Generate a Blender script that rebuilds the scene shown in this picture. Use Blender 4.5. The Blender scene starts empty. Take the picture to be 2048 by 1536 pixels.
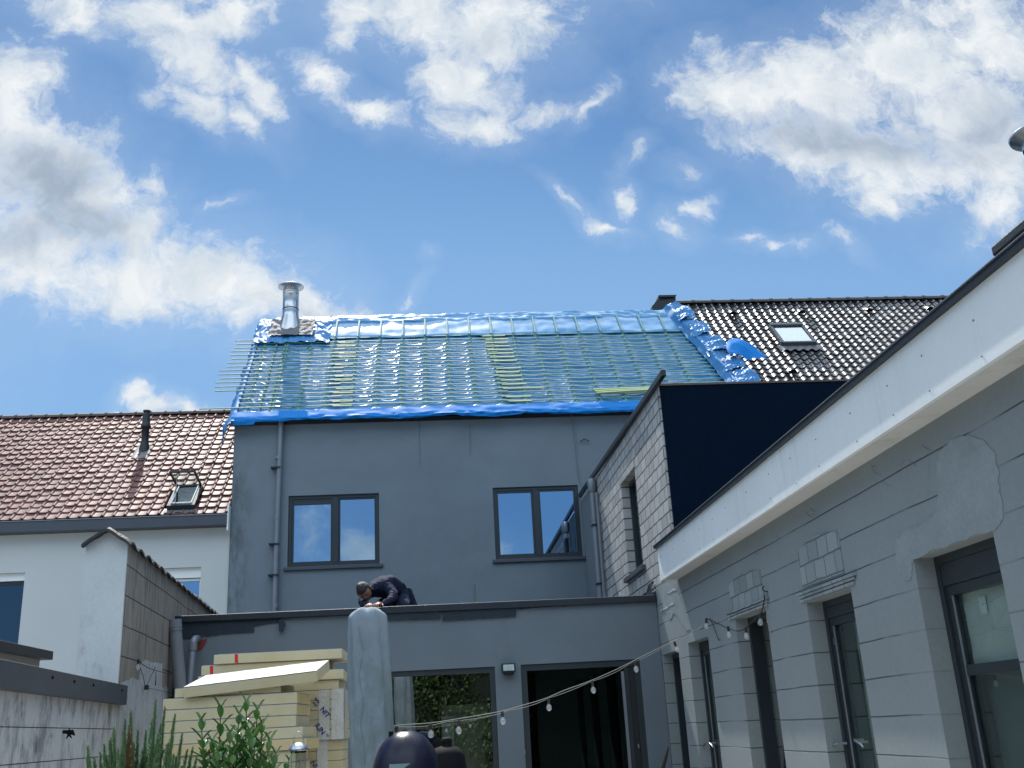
import bpy, bmesh, math, random
from mathutils import Vector, Matrix, noise
random.seed(7)
S = bpy.context.scene
COL = S.collection
# ---------------------------------------------------------------- camera
F_PX = 2028.94
PIT, YAW, ROL = 0.325674, 0.0899031, 0.0543103
CAM = Vector((0, 0, 1.6))
FW = Vector((math.sin(YAW)*math.cos(PIT), math.cos(YAW)*math.cos(PIT), math.sin(PIT)))
_r = Vector((math.cos(YAW), -math.sin(YAW), 0)); _u = _r.cross(FW)
RT = _r*math.cos(ROL) - _u*math.sin(ROL); UP = _r*math.sin(ROL) + _u*math.cos(ROL)
cd = bpy.data.cameras.new('camera'); cam = bpy.data.objects.new('camera', cd); COL.objects.link(cam)
M = Matrix((RT, UP, -FW)).transposed().to_4x4(); M.translation = CAM; cam.matrix_world = M
cd.sensor_width = 36; cd.lens = F_PX/2048*36; cd.clip_end = 2000; cd.clip_start = .05
S.camera = cam
# ---------------------------------------------------------------- sky and sun
SUN_EL, SUN_AZ = math.radians(54), math.radians(-9.5)
sl = bpy.data.lights.new('sun', 'SUN'); sl.energy = 3.6; sl.angle = math.radians(.53); sl.color = (1, .95, .88)
so = bpy.data.objects.new('sun', sl); COL.objects.link(so)
sd = Vector((math.sin(SUN_AZ)*math.cos(SUN_EL), math.cos(SUN_AZ)*math.cos(SUN_EL), math.sin(SUN_EL)))
so.rotation_euler = sd.to_track_quat('Z', 'Y').to_euler(); so.location = sd*60
S.view_settings.view_transform = 'Standard'; S.view_settings.look = 'None'
S.view_settings.exposure = 0.7; S.view_settings.gamma = 1
BLOBS=[(-0.4551,0.6768,0.0561,0.076,-0.003,1),(-0.4056,0.6039,0.0882,0.068,-0.741,1),(-0.359,0.5485,0.0842,0.0572,-0.573,1),(-0.4114,0.5018,0.0871,0.0658,-0.016,1),(-0.3048,0.5179,0.0501,0.0339,-0.574,1),(-0.3071,0.4739,0.1093,0.0467,-0.115,0.95),(-0.2193,0.4724,0.1011,0.0464,-0.304,0.95),(-0.1508,0.4451,0.0851,0.0297,-0.36,0.95),(-0.0879,0.4277,0.0478,0.0159,-0.36,0.85),(-0.5251,0.5624,0.1027,0.1448,-0.011,1),(-0.3914,0.8109,0.0697,0.0274,-0.308,0.8),(-0.3061,0.7941,0.0923,0.0345,-0.247,0.9),(-0.253,0.7462,0.0671,0.0395,-0.684,0.95),(-0.2269,0.7946,0.0689,0.0317,0.221,0.85),(-0.1874,0.7126,0.0216,0.0572,0.416,0.8),(-0.2446,0.6861,0.0419,0.0215,-0.679,0.85),(-0.2026,0.6696,0.0332,0.0182,-0.767,0.75),(-0.3001,0.696,0.0154,0.0119,-0.001,0.55),(-0.2817,0.8652,0.1749,0.0513,0.011,1),(-0.007,0.803,0.0889,0.054,-0.309,1),(0.0898,0.7823,0.0776,0.0688,0.005,1),(0.0547,0.7126,0.0641,0.0412,-0.41,0.95),(-0.0773,0.8097,0.0375,0.0308,0.618,0.8),(-0.1029,0.7092,0.0367,0.0241,-0.781,0.8),(-0.0548,0.6691,0.0541,0.0184,-0.308,0.8),(0.043,0.8912,0.197,0.0843,0.013,1),(0.0698,0.6555,0.0549,0.0266,0.096,0.85),(0.1397,0.6706,0.0504,0.0173,0.196,0.75),(0.1988,0.6819,0.0302,0.0097,0.893,0.6),(-0.0831,0.7744,0.0174,0.0351,-0.205,0.55),(0.1667,0.5578,0.0315,0.0087,-0.793,0.62),(0.2065,0.526,0.0278,0.0082,-0.504,0.6),(0.2299,0.554,0.0125,0.0166,-0.011,0.5),(0.2794,0.5188,0.0131,0.0157,0.354,0.58),(0.3026,0.5481,0.0188,0.0059,0.612,0.5),(0.3024,0.5995,0.0155,0.0116,0.183,0.5),(0.2484,0.6117,0.0221,0.0077,0.793,0.45),(0.356,0.5134,0.0149,0.0057,-0.014,0.42),(0.3922,0.5047,0.023,0.0057,-0.015,0.35),(0.475,0.4973,0.0166,0.0052,-0.615,0.35),(-0.0137,0.4529,0.0143,0.0052,0.546,0.42),(-0.2176,0.562,0.016,0.0049,0.191,0.38),(-0.288,0.5843,0.0128,0.0174,-0.009,0.55),(0.0086,0.4892,0.0065,0.0048,-0.016,0.35),(0.3611,0.7478,0.036,0.0292,-0.628,0.75),(0.3906,0.6918,0.0824,0.0445,-0.31,1),(0.4779,0.7056,0.1115,0.0685,-0.0,1),(0.5973,0.7484,0.1133,0.0799,0.194,1),(0.7053,0.778,0.0845,0.085,0.005,1),(0.4533,0.6236,0.0879,0.0432,-0.206,1),(0.5451,0.5963,0.0983,0.0549,-0.309,1),(0.6485,0.6566,0.1064,0.0791,-0.004,1),(0.5294,0.5409,0.0267,0.021,-0.012,0.9),(0.6565,0.5329,0.0519,0.0317,0.64,0.8),(0.6789,0.5952,0.0555,0.0556,-0.008,0.9),(0.8482,0.6983,0.1435,0.1458,-0.001,1),(0.6841,0.9312,0.1763,0.0831,0.015,0.9),(0.3184,0.6919,0.024,0.0083,-0.001,0.5),(-0.2956,0.3403,0.0148,0.014,-0.027,1),(-0.2774,0.3239,0.0247,0.0139,-0.029,1),(-0.2401,0.3191,0.0277,0.0115,-0.213,1),(-0.2076,0.3107,0.0176,0.0063,-0.213,0.9)]
GREYS=[(-0.4039,0.5854,0.075,0.057,-0.658,1),(-0.3684,0.5366,0.0654,0.0348,-0.396,1),(-0.4387,0.5198,0.046,0.0359,-0.014,0.9),(-0.1297,0.4331,0.0582,0.0142,-0.304,0.5),(0.4674,0.637,0.0888,0.035,-0.165,0.95),(0.562,0.6229,0.0828,0.0425,-0.206,0.7),(0.6643,0.6428,0.0686,0.0569,-0.005,0.7),(0.5115,0.6847,0.0617,0.0283,-0.002,0.4),(0.0741,0.761,0.0354,0.0283,0.004,0.35),(-0.2371,0.7668,0.0521,0.0238,-0.308,0.3)]
BLOBS+=[(9.9249,0.1621,0.0294,0.0154,-0.472,1),(9.8836,0.1932,0.0292,0.035,-0.038,0.36),(10.0708,0.1661,0.0169,0.0149,-0.039,0.42),(10.017,0.0727,0.096,0.0186,-0.046,0.7)]
class NT:
    def __init__(s, tree): s.t = tree; s.n = tree.nodes; s.l = tree.links
    def node(s, typ, ins=None, **kw):
        n = s.n.new(typ)
        for k, v in kw.items(): setattr(n, k, v)
        for k, v in (ins or {}).items(): s.put(n.inputs[k], v)
        return n
    def put(s, sock, v):
        if hasattr(v, 'is_output') or isinstance(v, bpy.types.NodeSocket): s.l.new(v, sock)
        else: sock.default_value = v
    def m(s, op, a, b=0.0, c=None, clamp=False):
        ins = {0: a, 1: b}
        if c is not None: ins[2] = c
        return s.node('ShaderNodeMath', ins, operation=op, use_clamp=clamp).outputs[0]
    def v(s, op, a, b=None, **kw):
        n = s.node('ShaderNodeVectorMath', {0: a}, operation=op)
        if b is not None: s.put(n.inputs[1], b)
        for k, x in kw.items(): s.put(n.inputs[k], x)
        return n.outputs['Value'] if op in ('LENGTH', 'DOT_PRODUCT') else n.outputs[0]
    def noise(s, vec, scale, detail=4, rough=.55, dist=0, color=False):
        n = s.node('ShaderNodeTexNoise', {'Vector': vec, 'Scale': scale, 'Detail': detail, 'Roughness': rough, 'Distortion': dist})
        return n.outputs['Color' if color else 'Fac']
    def ss(s, x, a, b, lo=0.0, hi=1.0):
        n = s.node('ShaderNodeMapRange', {0: x, 1: a, 2: b, 3: lo, 4: hi}, interpolation_type='SMOOTHSTEP')
        return n.outputs[0]
    def mix(s, f, a, b, typ='MIX'):
        n = s.node('ShaderNodeMix', None, data_type='RGBA', blend_type=typ)
        s.put(n.inputs[0], f); s.put(n.inputs[6], a); s.put(n.inputs[7], b)
        return n.outputs[2]
def c4(c): return (c[0], c[1], c[2], 1)

w = bpy.data.worlds.new('World'); S.world = w; w.use_nodes = True
w.node_tree.nodes.clear(); T = NT(w.node_tree)
tc = T.node('ShaderNodeTexCoord').outputs['Generated']
sep = T.node('ShaderNodeSeparateXYZ', {0: tc})
X, Y, Z = sep.outputs
ay = T.m('MAXIMUM', T.m('ABSOLUTE', Y), .02)
back = T.m('LESS_THAN', Y, 0.0)
pa = T.m('ADD', T.m('DIVIDE', X, ay), T.m('MULTIPLY', back, 10.0))
pb = T.m('DIVIDE', Z, ay)
base = T.node('ShaderNodeCombineXYZ', {0: pa, 1: pb, 2: 0.0}).outputs[0]
n1 = T.v('SUBTRACT', T.noise(base, 7, 5, .6, color=True), (.5, .5, .5))
wp = T.v('ADD', base, T.v('MULTIPLY', n1, (.085, .085, 0)))
n2 = T.v('SUBTRACT', T.noise(wp, 34, 4, .62, color=True), (.5, .5, .5))
wp2 = T.v('ADD', wp, T.v('MULTIPLY', n2, (.018, .018, 0)))
wp2 = T.v('MULTIPLY', wp2, (1, 1, 0))
def blobs(L, vec):
    acc = None
    for (a, b, rx, ry, an, wt) in L:
        mp = T.node('ShaderNodeMapping', {'Vector': vec, 'Location': (a, b, 0), 'Rotation': (0, 0, an), 'Scale': (rx*1.35, ry*1.35, 1)}, vector_type='TEXTURE')
        ln = T.v('LENGTH', mp.outputs[0])
        f = T.m('MULTIPLY', T.m('SUBTRACT', 1.0, ln), wt)
        acc = f if acc is None else T.m('SMOOTH_MAX', acc, f, .12)
    return acc
mask = blobs(BLOBS, wp2)
grey = blobs(GREYS, wp)
fb = T.noise(wp, 11, 9, .66, .3)
fb2 = T.noise(wp2, 30, 8, .7, .2)
dens = T.m('ADD', mask, T.m('MULTIPLY', T.m('SUBTRACT', fb, .5), 1.55))
dens = T.m('ADD', dens, T.m('MULTIPLY', T.m('SUBTRACT', fb2, .5), 1.15))
alpha = T.ss(dens, -.06, .80)
veil = T.m('MULTIPLY', T.ss(T.m('ADD', mask, T.m('MULTIPLY', T.m('SUBTRACT', fb, .5), 1.2)), -.70, .35), .13)
alpha = T.m('MAXIMUM', T.m('POWER', alpha, .9), veil)
lit = T.ss(T.noise(wp2, 14, 8, .62, .4), .32, .68)
gm = T.ss(T.m('ADD', grey, T.m('MULTIPLY', T.m('SUBTRACT', fb, .5), .5)), .0, .75)
skyn = T.node('ShaderNodeTexSky', None, sky_type='NISHITA', sun_disc=False, sun_elevation=SUN_EL, sun_rotation=SUN_AZ,
              air_density=1.0, dust_density=0.25, ozone_density=2.0, altitude=0)
STR = 0.1
skyc = T.mix(1.0, skyn.outputs[0], (.385, .560, .66, 1), 'MULTIPLY')
skyc = T.mix(T.m('MULTIPLY', T.ss(pb, .68, .40), .72), skyc, (1.75, 3.1, 5.05, 1))
cw = T.mix(lit, (4.0, 4.5, 5.0, 1), (5.5, 5.7, 5.8, 1))
cg = T.mix(lit, (2.3, 2.8, 3.5, 1), (3.4, 3.9, 4.6, 1))
cc = T.mix(T.m('MULTIPLY', gm, T.ss(alpha, .45, 1.0)), cw, cg)
cc = T.mix(T.ss(alpha, .55, .12), cc, (4.9, 5.4, 6.1, 1))
fin = T.mix(alpha, skyc, cc)
# bright clouds added overhead and behind the viewer, unseen, to lift the ambient light
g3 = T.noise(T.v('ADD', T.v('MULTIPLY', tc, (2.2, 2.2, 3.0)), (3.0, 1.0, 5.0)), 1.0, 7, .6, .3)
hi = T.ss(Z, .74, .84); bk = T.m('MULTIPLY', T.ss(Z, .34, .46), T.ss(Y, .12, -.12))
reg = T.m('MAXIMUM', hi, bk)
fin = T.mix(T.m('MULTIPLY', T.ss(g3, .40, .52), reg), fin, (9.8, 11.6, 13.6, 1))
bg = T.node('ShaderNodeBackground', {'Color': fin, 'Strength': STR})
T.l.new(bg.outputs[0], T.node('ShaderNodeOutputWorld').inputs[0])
try: w.cycles.sampling_method = 'MANUAL'; w.cycles.sample_map_resolution = 512
except Exception: pass

# ---------------------------------------------------------------- helpers
def at(x, y, ax, val):
    """world point seen at photo pixel (x, y) on the plane where coordinate ax equals val (used as a ruler for real planes)"""
    d = FW + RT*((x-1024)/F_PX) - UP*((y-768)/F_PX)
    return CAM + d*((val-CAM[ax])/d[ax])
def tag(o, label=None, cat=None, group=None, kind=None):
    if label: o['label'] = label
    if cat: o['category'] = cat
    if group: o['group'] = group
    if kind: o['kind'] = kind
    return o
ORG = {}
def thing(name, label, cat, loc=(0, 0, 0), group=None):
    o = bpy.data.objects.new(name, None); COL.objects.link(o); o.location = loc; o.empty_display_size = .2
    ORG[o.name] = Vector(loc); return tag(o, label, cat, group)
class MB:
    def __init__(s): s.v = []; s.f = []; s.mi = []; s.sm = []; s.at = []
    def add(s, vs, fs, mi=0, smooth=False, rnd=0.0):
        b = len(s.v); s.v += [tuple(p) for p in vs]
        for f in fs: s.f.append(tuple(i+b for i in f)); s.mi.append(mi); s.sm.append(smooth); s.at.append(rnd)
    def box(s, a, b, mi=0):
        x0, y0, z0 = [min(a[i], b[i]) for i in range(3)]; x1, y1, z1 = [max(a[i], b[i]) for i in range(3)]
        s.add([(x0,y0,z0),(x1,y0,z0),(x1,y1,z0),(x0,y1,z0),(x0,y0,z1),(x1,y0,z1),(x1,y1,z1),(x0,y1,z1)],
              [(0,3,2,1),(4,5,6,7),(0,1,5,4),(1,2,6,5),(2,3,7,6),(3,0,4,7)], mi)
    def obox(s, o, u, v, n, mi=0):
        """box from corner o along three edge vectors"""
        o, u, v, n = Vector(o), Vector(u), Vector(v), Vector(n)
        P = [o, o+u, o+u+v, o+v, o+n, o+u+n, o+u+v+n, o+v+n]
        F = [(0,3,2,1),(4,5,6,7),(0,1,5,4),(1,2,6,5),(2,3,7,6),(3,0,4,7)]
        if u.cross(v).dot(n) < 0: F = [tuple(reversed(f)) for f in F]
        s.add(P, F, mi)
    def bar(s, a, b, wd, ht, up=(0, 0, 1), mi=0):
        a, b = Vector(a), Vector(b); d = (b-a).normalized(); side = d.cross(Vector(up)).normalized(); up2 = side.cross(d)
        s.obox(a-side*wd/2-up2*ht/2, b-a, side*wd, up2*ht, mi)
    def tube(s, pts, r, n=8, mi=0, cap=True, smooth=True):
        pts = [Vector(p) for p in pts]; rs = r if isinstance(r, (list, tuple)) else [r]*len(pts)
        rings = []; prev = None
        for i, p in enumerate(pts):
            d = (pts[min(i+1, len(pts)-1)]-pts[max(i-1, 0)])
            d = d.normalized() if d.length > 1e-9 else Vector((0, 0, 1))
            if prev is None:
                q = Vector((0, 0, 1)) if abs(d.z) < .9 else Vector((1, 0, 0)); sx = d.cross(q).normalized()
            else:
                sx = (prev-d*prev.dot(d)); sx = sx.normalized() if sx.length > 1e-6 else d.orthogonal().normalized()
            prev = sx; sy = d.cross(sx)
            rings.append([p+(sx*math.cos(2*math.pi*k/n)+sy*math.sin(2*math.pi*k/n))*rs[i] for k in range(n)])
        vs = [q for R_ in rings for q in R_]; fs = []
        for i in range(len(pts)-1):
            for k in range(n): fs.append((i*n+k, i*n+(k+1) % n, (i+1)*n+(k+1) % n, (i+1)*n+k))
        s.add(vs, fs, mi, smooth)
        if cap: s.add(rings[0], [tuple(reversed(range(n)))], mi); s.add(rings[-1], [tuple(range(n))], mi)
    def lathe(s, prof, c, n=24, mi=0, axis=(0, 0, 1), smooth=True):
        c = Vector(c); q = Vector((0, 0, 1)).rotation_difference(Vector(axis)); vs = []
        for (r, z) in prof:
            for k in range(n):
                vs.append(c+q @ Vector((r*math.cos(2*math.pi*k/n), r*math.sin(2*math.pi*k/n), z)))
        fs = [(i*n+k, i*n+(k+1) % n, (i+1)*n+(k+1) % n, (i+1)*n+k) for i in range(len(prof)-1) for k in range(n)]
        s.add(vs, fs, mi, smooth)
    def grid(s, fn, nu, nv, mi=0, smooth=True, flip=False):
        vs = [fn(i/nu, j/nv) for j in range(nv+1) for i in range(nu+1)]; w_ = nu+1
        fs = [(j*w_+i, j*w_+i+1, (j+1)*w_+i+1, (j+1)*w_+i) for j in range(nv) for i in range(nu)]
        if flip: fs = [tuple(reversed(f)) for f in fs]
        s.add(vs, fs, mi, smooth)
    def prism(s, poly, n, mi=0):
        """polygon (list of points) extruded along n"""
        n = Vector(n); k = len(poly); P = [Vector(p) for p in poly]; Q = [p+n for p in P]
        s.add(P+Q, [tuple(reversed(range(k))), tuple(range(k, 2*k))]+[(i, (i+1) % k, k+(i+1) % k, k+i) for i in range(k)], mi)
    def build(s, name, mats, parent=None, bevel=0, fixn=True):
        me = bpy.data.meshes.new(name); off = Vector((0, 0, 0))
        if parent is not None: off = ORG[parent.name]
        me.from_pydata([(p[0]-off.x, p[1]-off.y, p[2]-off.z) for p in s.v], [], s.f)
        for m in (mats if isinstance(mats, (list, tuple)) else [mats]): me.materials.append(m)
        me.polygons.foreach_set('material_index', s.mi); me.polygons.foreach_set('use_smooth', s.sm)
        if any(s.at):
            a = me.attributes.new('rnd', 'FLOAT', 'FACE'); a.data.foreach_set('value', s.at)
        if fixn:
            bm = bmesh.new(); bm.from_mesh(me); bmesh.ops.recalc_face_normals(bm, faces=bm.faces); bm.to_mesh(me); bm.free()
        me.update()
        o = bpy.data.objects.new(name, me); COL.objects.link(o); ORG[o.name] = off
        if parent is not None: o.parent = parent
        if bevel:
            b = o.modifiers.new('bevel', 'BEVEL'); b.width = bevel; b.segments = 2; b.limit_method = 'ANGLE'
        return o
def part(name, mat_, parent, fn, bevel=0, label=None):
    m_ = MB(); fn(m_); o = m_.build(name, mat_, parent, bevel)
    if label: o['label'] = label
    return o
def copy_tree(o, parent=None):
    c = o.copy(); COL.objects.link(c); c.parent = parent; ORG[c.name] = ORG.get(o.name, Vector())
    for ch in [x for x in o.children]: copy_tree(ch, c)
    return c
def text_mesh(body, size, ctr, xdir, ydir, mat_, parent, name, label=None, depth=.0008):
    cu = bpy.data.curves.new('lettering', 'FONT'); cu.body = body; cu.size = size; cu.align_x = 'CENTER'; cu.align_y = 'CENTER'
    cu.extrude = depth; cu.offset = size*.022
    to = bpy.data.objects.new('lettering', cu); COL.objects.link(to)
    me = bpy.data.meshes.new_from_object(to.evaluated_get(bpy.context.evaluated_depsgraph_get())); bpy.data.objects.remove(to)
    xd = Vector(xdir).normalized(); zd = xd.cross(Vector(ydir)).normalized(); yd = zd.cross(xd)
    off = ORG[parent.name] if parent else Vector()
    Mx = Matrix((xd, yd, zd)).transposed().to_4x4(); Mx.translation = Vector(ctr)-off
    me.transform(Mx); me.materials.clear(); me.materials.append(mat_)
    o = bpy.data.objects.new(name, me); COL.objects.link(o); ORG[o.name] = off; o.parent = parent
    if label: o['label'] = label
    return o

# ---------------------------------------------------------------- materials
def mat(name, col, rough=.6, var=.12, vscale=3.0, fine=.08, fscale=60, bump=.15, bscale=120, metal=0, spec=.5, coat=0, fn=None, stretch=(1, 1, 1), tint=None, coat_rough=.15):
    """principled material: base colour with broad and fine variation and a fine bump"""
    m_ = bpy.data.materials.new(name); m_.use_nodes = True; nt = m_.node_tree; nt.nodes.clear(); t = NT(nt)
    P = t.node('ShaderNodeNewGeometry').outputs['Position']
    Q = t.v('MULTIPLY', P, stretch) if stretch != (1, 1, 1) else P
    a = t.noise(Q, vscale, 5, .6); b = t.noise(Q, fscale, 3, .6)
    f = t.m('ADD', t.m('MULTIPLY', t.m('SUBTRACT', a, .5), var*2.4), t.m('MULTIPLY', t.m('SUBTRACT', b, .5), fine*2.4))
    k = t.m('ADD', 1.0, f)
    c = t.v('SCALE', c4(col)[:3], Scale=k)
    if tint: c = t.mix(t.ss(t.noise(Q, vscale*.6, 5, .65), .42, .7), c, t.v('MULTIPLY', c, tint))
    h = t.noise(Q, bscale, 3, .6); rg = t.m('ADD', rough, t.m('MULTIPLY', t.m('SUBTRACT', a, .5), .18), clamp=True)
    bs = t.node('ShaderNodeBsdfPrincipled', {'Roughness': rg, 'Metallic': metal, 'Specular IOR Level': spec, 'Coat Weight': coat, 'Coat Roughness': coat_rough})
    env = dict(t=t, P=P, c=c, h=h, bs=bs, bump=bump, dist=.01, fmt=m_)
    if fn: fn(env)
    t.put(bs.inputs['Base Color'], env['c'])
    if env['bump'] > 0:
        bp = t.node('ShaderNodeBump', {'Strength': env['bump'], 'Distance': env['dist'], 'Height': env['h']})
        t.put(bs.inputs['Normal'], bp.outputs[0])
    out = t.node('ShaderNodeOutputMaterial'); t.l.new(bs.outputs[0], out.inputs[0])
    return m_
def pyz(t, P):
    sx = t.node('ShaderNodeSeparateXYZ', {0: P}); return sx.outputs
def stains(col, thr=(.55, .75), sc=(2.5, 2.5, .7), k=1.0, zlim=None, amt=.6):
    """streaky dirt running down a wall"""
    def fn(e):
        t = e['t']; q = t.v('MULTIPLY', e['P'], sc); n = t.noise(q, 1.6*k, 7, .68, .3)
        f = t.ss(n, *thr)
        if zlim:
            x, y, z = pyz(t, e['P']); f = t.m('MULTIPLY', f, t.ss(z, *zlim))
        e['c'] = t.mix(t.m('MULTIPLY', f, amt), e['c'], c4(col))
    return fn
def grooves(z0, dz, w_=.0034, dark=.25):
    def fn(e):
        t = e['t']; x, y, z = pyz(t, e['P']); wob = t.m('MULTIPLY', t.m('SUBTRACT', t.noise(e['P'], 1.5, 2), .5), .02)
        zz = t.m('ADD', z, wob)
        fr = t.m('FRACT', t.m('DIVIDE', t.m('SUBTRACT', zz, z0-5*dz), dz)); d = t.m('MULTIPLY', t.m('ABSOLUTE', t.m('SUBTRACT', fr, .5)), dz)
        g = t.ss(d, dz/2-w_*1.7, dz/2-w_*.4)
        fade = t.ss(t.noise(t.v('MULTIPLY', e['P'], (1, .8, .3)), 1.3, 3), .36, .46)
        g = t.m('MULTIPLY', g, t.m('ADD', .25, t.m('MULTIPLY', fade, .75)))
        e['c'] = t.mix(t.m('MULTIPLY', g, 1-dark), e['c'], (.012, .014, .018, 1))
        e['h'] = t.m('ADD', t.m('MULTIPLY', e['h'], .12), t.m('MULTIPLY', t.m('SUBTRACT', 1.0, g), 1.0)); e['bump'] = .55; e['dist'] = .006
    return fn
def blocks(bw, bh, mortar, mcol, off=(0, 0), ax='y', msize=.03):
    """masonry in the wall plane: rows of height bh"""
    def fn(e):
        t = e['t']; x, y, z = pyz(t, e['P'])
        wob = t.m('MULTIPLY', t.m('SUBTRACT', t.noise(e['P'], 5, 2), .5), .022)
        u = t.m('ADD', t.m('ADD', y if ax == 'y' else x, off[0]), wob); v_ = t.m('ADD', t.m('ADD', z, off[1]), wob)
        vec = t.node('ShaderNodeCombineXYZ', {0: u, 1: v_, 2: 0.0}).outputs[0]
        b = t.node('ShaderNodeTexBrick', {'Vector': vec, 'Color1': (.72, .72, .72, 1), 'Color2': (1.25, 1.25, 1.25, 1), 'Mortar': (0, 0, 0, 1), 'Scale': 1.0,
            'Mortar Size': mortar, 'Mortar Smooth': .35, 'Brick Width': bw, 'Row Height': bh}, offset=.5)
        c = t.mix(1.0, e['c'], t.mix(.6, (1, 1, 1, 1), b.outputs['Color']), 'MULTIPLY')
        e['c'] = t.mix(b.outputs['Fac'], c, c4(mcol))
        e['h'] = t.m('ADD', t.m('MULTIPLY', e['h'], .25), t.m('SUBTRACT', 1.0, b.outputs['Fac'])); e['bump'] = .7; e['dist'] = .008
    return fn
def chain(*fs):
    def fn(e):
        for f in fs: f(e)
    return fn
def rndtint(amt=.5, tintc=(1.0, .85, .8)):
    def fn(e):
        t = e['t']; a = t.node('ShaderNodeAttribute', None, attribute_name='rnd').outputs['Fac']
        e['c'] = t.v('SCALE', e['c'], Scale=t.m('ADD', 1-amt/2, t.m('MULTIPLY', a, amt)))
    return fn
def glass(name, tint=(.5, .6, .62), refl=.3, col=(.8, .9, 1.0), rough=0.0, ior=1.5):
    m_ = bpy.data.materials.new(name); m_.use_nodes = True; nt = m_.node_tree; nt.nodes.clear(); t = NT(nt)
    P = t.node('ShaderNodeNewGeometry').outputs['Position']
    bp = t.node('ShaderNodeBump', {'Strength': .03, 'Distance': .01, 'Height': t.noise(P, 1.1, 2)}).outputs[0]
    g = t.node('ShaderNodeBsdfGlossy', {'Color': c4(col), 'Roughness': rough, 'Normal': bp}); tr = t.node('ShaderNodeBsdfTransparent', {'Color': c4(tint)})
    fc = t.node('ShaderNodeLayerWeight', {'Blend': .5}).outputs['Facing']; f0 = ((ior-1)/(ior+1))**2
    fr = t.m('ADD', f0, t.m('MULTIPLY', t.m('POWER', fc, 5.0), 1-f0))
    mx = t.node('ShaderNodeMixShader', {0: t.m('ADD', t.m('MULTIPLY', fr, .9), refl, clamp=True), 1: tr.outputs[0], 2: g.outputs[0]})
    t.l.new(mx.outputs[0], t.node('ShaderNodeOutputMaterial').inputs[0]); return m_

def edge_dirt(e):
    e_ = e; t = e['t']; q2 = t.noise(t.v('MULTIPLY', e['P'], (1.2, 1.2, 2.2)), 1.1, 6, .62)
    e['c'] = t.v('SCALE', e['c'], Scale=t.m('ADD', .90, t.m('MULTIPLY', q2, .2)))
    t = e['t']; x, y, z = pyz(t, e['P'])
    n = t.noise(t.v('MULTIPLY', e['P'], (3, 3, 1.2)), 2.4, 6, .65)
    f = t.m('MULTIPLY', t.ss(x, -2.62, -3.0), t.ss(n, .35, .62)); f = t.m('MULTIPLY', f, t.ss(z, 6.2, 5.2))
    e['c'] = t.mix(t.m('MULTIPLY', f, .55), e['c'], (.05, .055, .05, 1))
    # faint drips under the eave
    q = t.noise(t.v('MULTIPLY', e['P'], (3.2, 3.2, .25)), 1.3, 5, .6)
    e['c'] = t.mix(t.m('MULTIPLY', t.ss(q, .58, .74), .22), e['c'], (.20, .21, .22, 1))
M_main = mat('grey stucco house', (.174, .215, .245), .92, .16, 1.3, .10, 90, .35, 150, fn=edge_dirt, spec=.25)
M_ext = mat('grey stucco extension', (.150, .182, .207), .92, .12, 1.6, .08, 80, .3, 140, spec=.25, fn=stains((.12, .12, .13), (.58, .8), (1.5, 1.5, .5), 1, amt=.35))
M_block = mat('grey painted blockwork', (.245, .275, .28), .9, .12, 1.2, .10, 50, .3, 110, spec=.25, fn=chain(grooves(1.35, .2), stains((.13, .14, .15), (.6, .85), (2, 2, .8), 1.1, (2.2, 2.75), .4)))
M_jamb = mat('grey painted jambs', (.13, .14, .155), .9, .1, 2, .08, 50, .2, 110, spec=.25, fn=grooves(1.35, .2))
M_brick = mat('pale painted bricks', (.40, .40, .39), .9, .14, 4, .14, 40, .3, 90, spec=.25, fn=blocks(.25, .134, .010, (.10, .10, .10), (.0, .03)))
M_infill = mat('grey painted brick infill', (.262, .298, .30), .9, .1, 2, .08, 50, .2, 90, fn=blocks(.17, .125, .006, (.14, .15, .16)), spec=.25)
M_plaster = mat('pale repair plaster', (.262, .295, .30), .9, .22, 5, .1, 40, .35, 60, spec=.25)
M_bitumen = mat('dark bitumen wall', (.0015, .008, .020), .85, .25, 1.5, .2, 20, .3, 40, spec=.06, fn=stains((.05, .055, .06), (.70, .78), (6, 6, 3), 1.4, amt=.5))
M_black = mat('dark roofing trim', (.016, .022, .030), .45, .2, 4, .1, 60, .2, 60, spec=.4)
M_felt = mat('dark roofing felt', (.020, .030, .042), .7, .3, 5, .2, 40, .4, 50, spec=.3)
M_anth = mat('anthracite aluminium', (.022, .030, .036), .38, .12, 4, .05, 60, .05, 90, spec=.5)
M_anthm = mat('slate grey trim', (.055, .066, .082), .5, .12, 4, .05, 60, .05, 90)
M_white = mat('white render', (.53, .55, .54), .9, .06, 1.1, .05, 60, .2, 150, spec=.2, fn=stains((.42, .44, .45), (.6, .9), (1.2, 1.2, .8), 1, amt=.4))
M_fascia = mat('white painted fascia board', (.78, .81, .80), .6, .08, 1.2, .04, 40, .08, 80, spec=.25, fn=chain(stains((.50, .54, .52), (.5, .78), (.6, 5, .6), 1, amt=.45), stains((.40, .42, .38), (.6, .8), (1, 1.2, 9), 1, (3.10, 3.2), .5)))
M_soffit = mat('white soffit board', (.62, .62, .59), .7, .08, 2, .05, 40, .05, 80, spec=.3, fn=stains((.32, .31, .26), (.5, .8), (3, 2, 2), 1, amt=.5))
M_dirtyw = mat('weathered white wall', (.52, .53, .53), .9, .12, 3, .1, 50, .3, 90, spec=.2, fn=chain(stains((.13, .13, .14), (.45, .66), (2.6, 2.6, 1.3), 1.3, amt=.7), stains((.04, .04, .05), (.58, .68), (9, 9, 2.0), 1.6, amt=.8)))
M_pillar = mat('weathered white pillar', (.60, .62, .61), .9, .10, 3, .1, 50, .3, 90, spec=.2, fn=chain(stains((.30, .30, .28), (.52, .8), (4, 4, 2), 1.4, (3.0, 2.1), .8), stains((.30, .30, .28), (.62, .75), (12, 12, 5), 1.4, amt=.5)))
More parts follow.
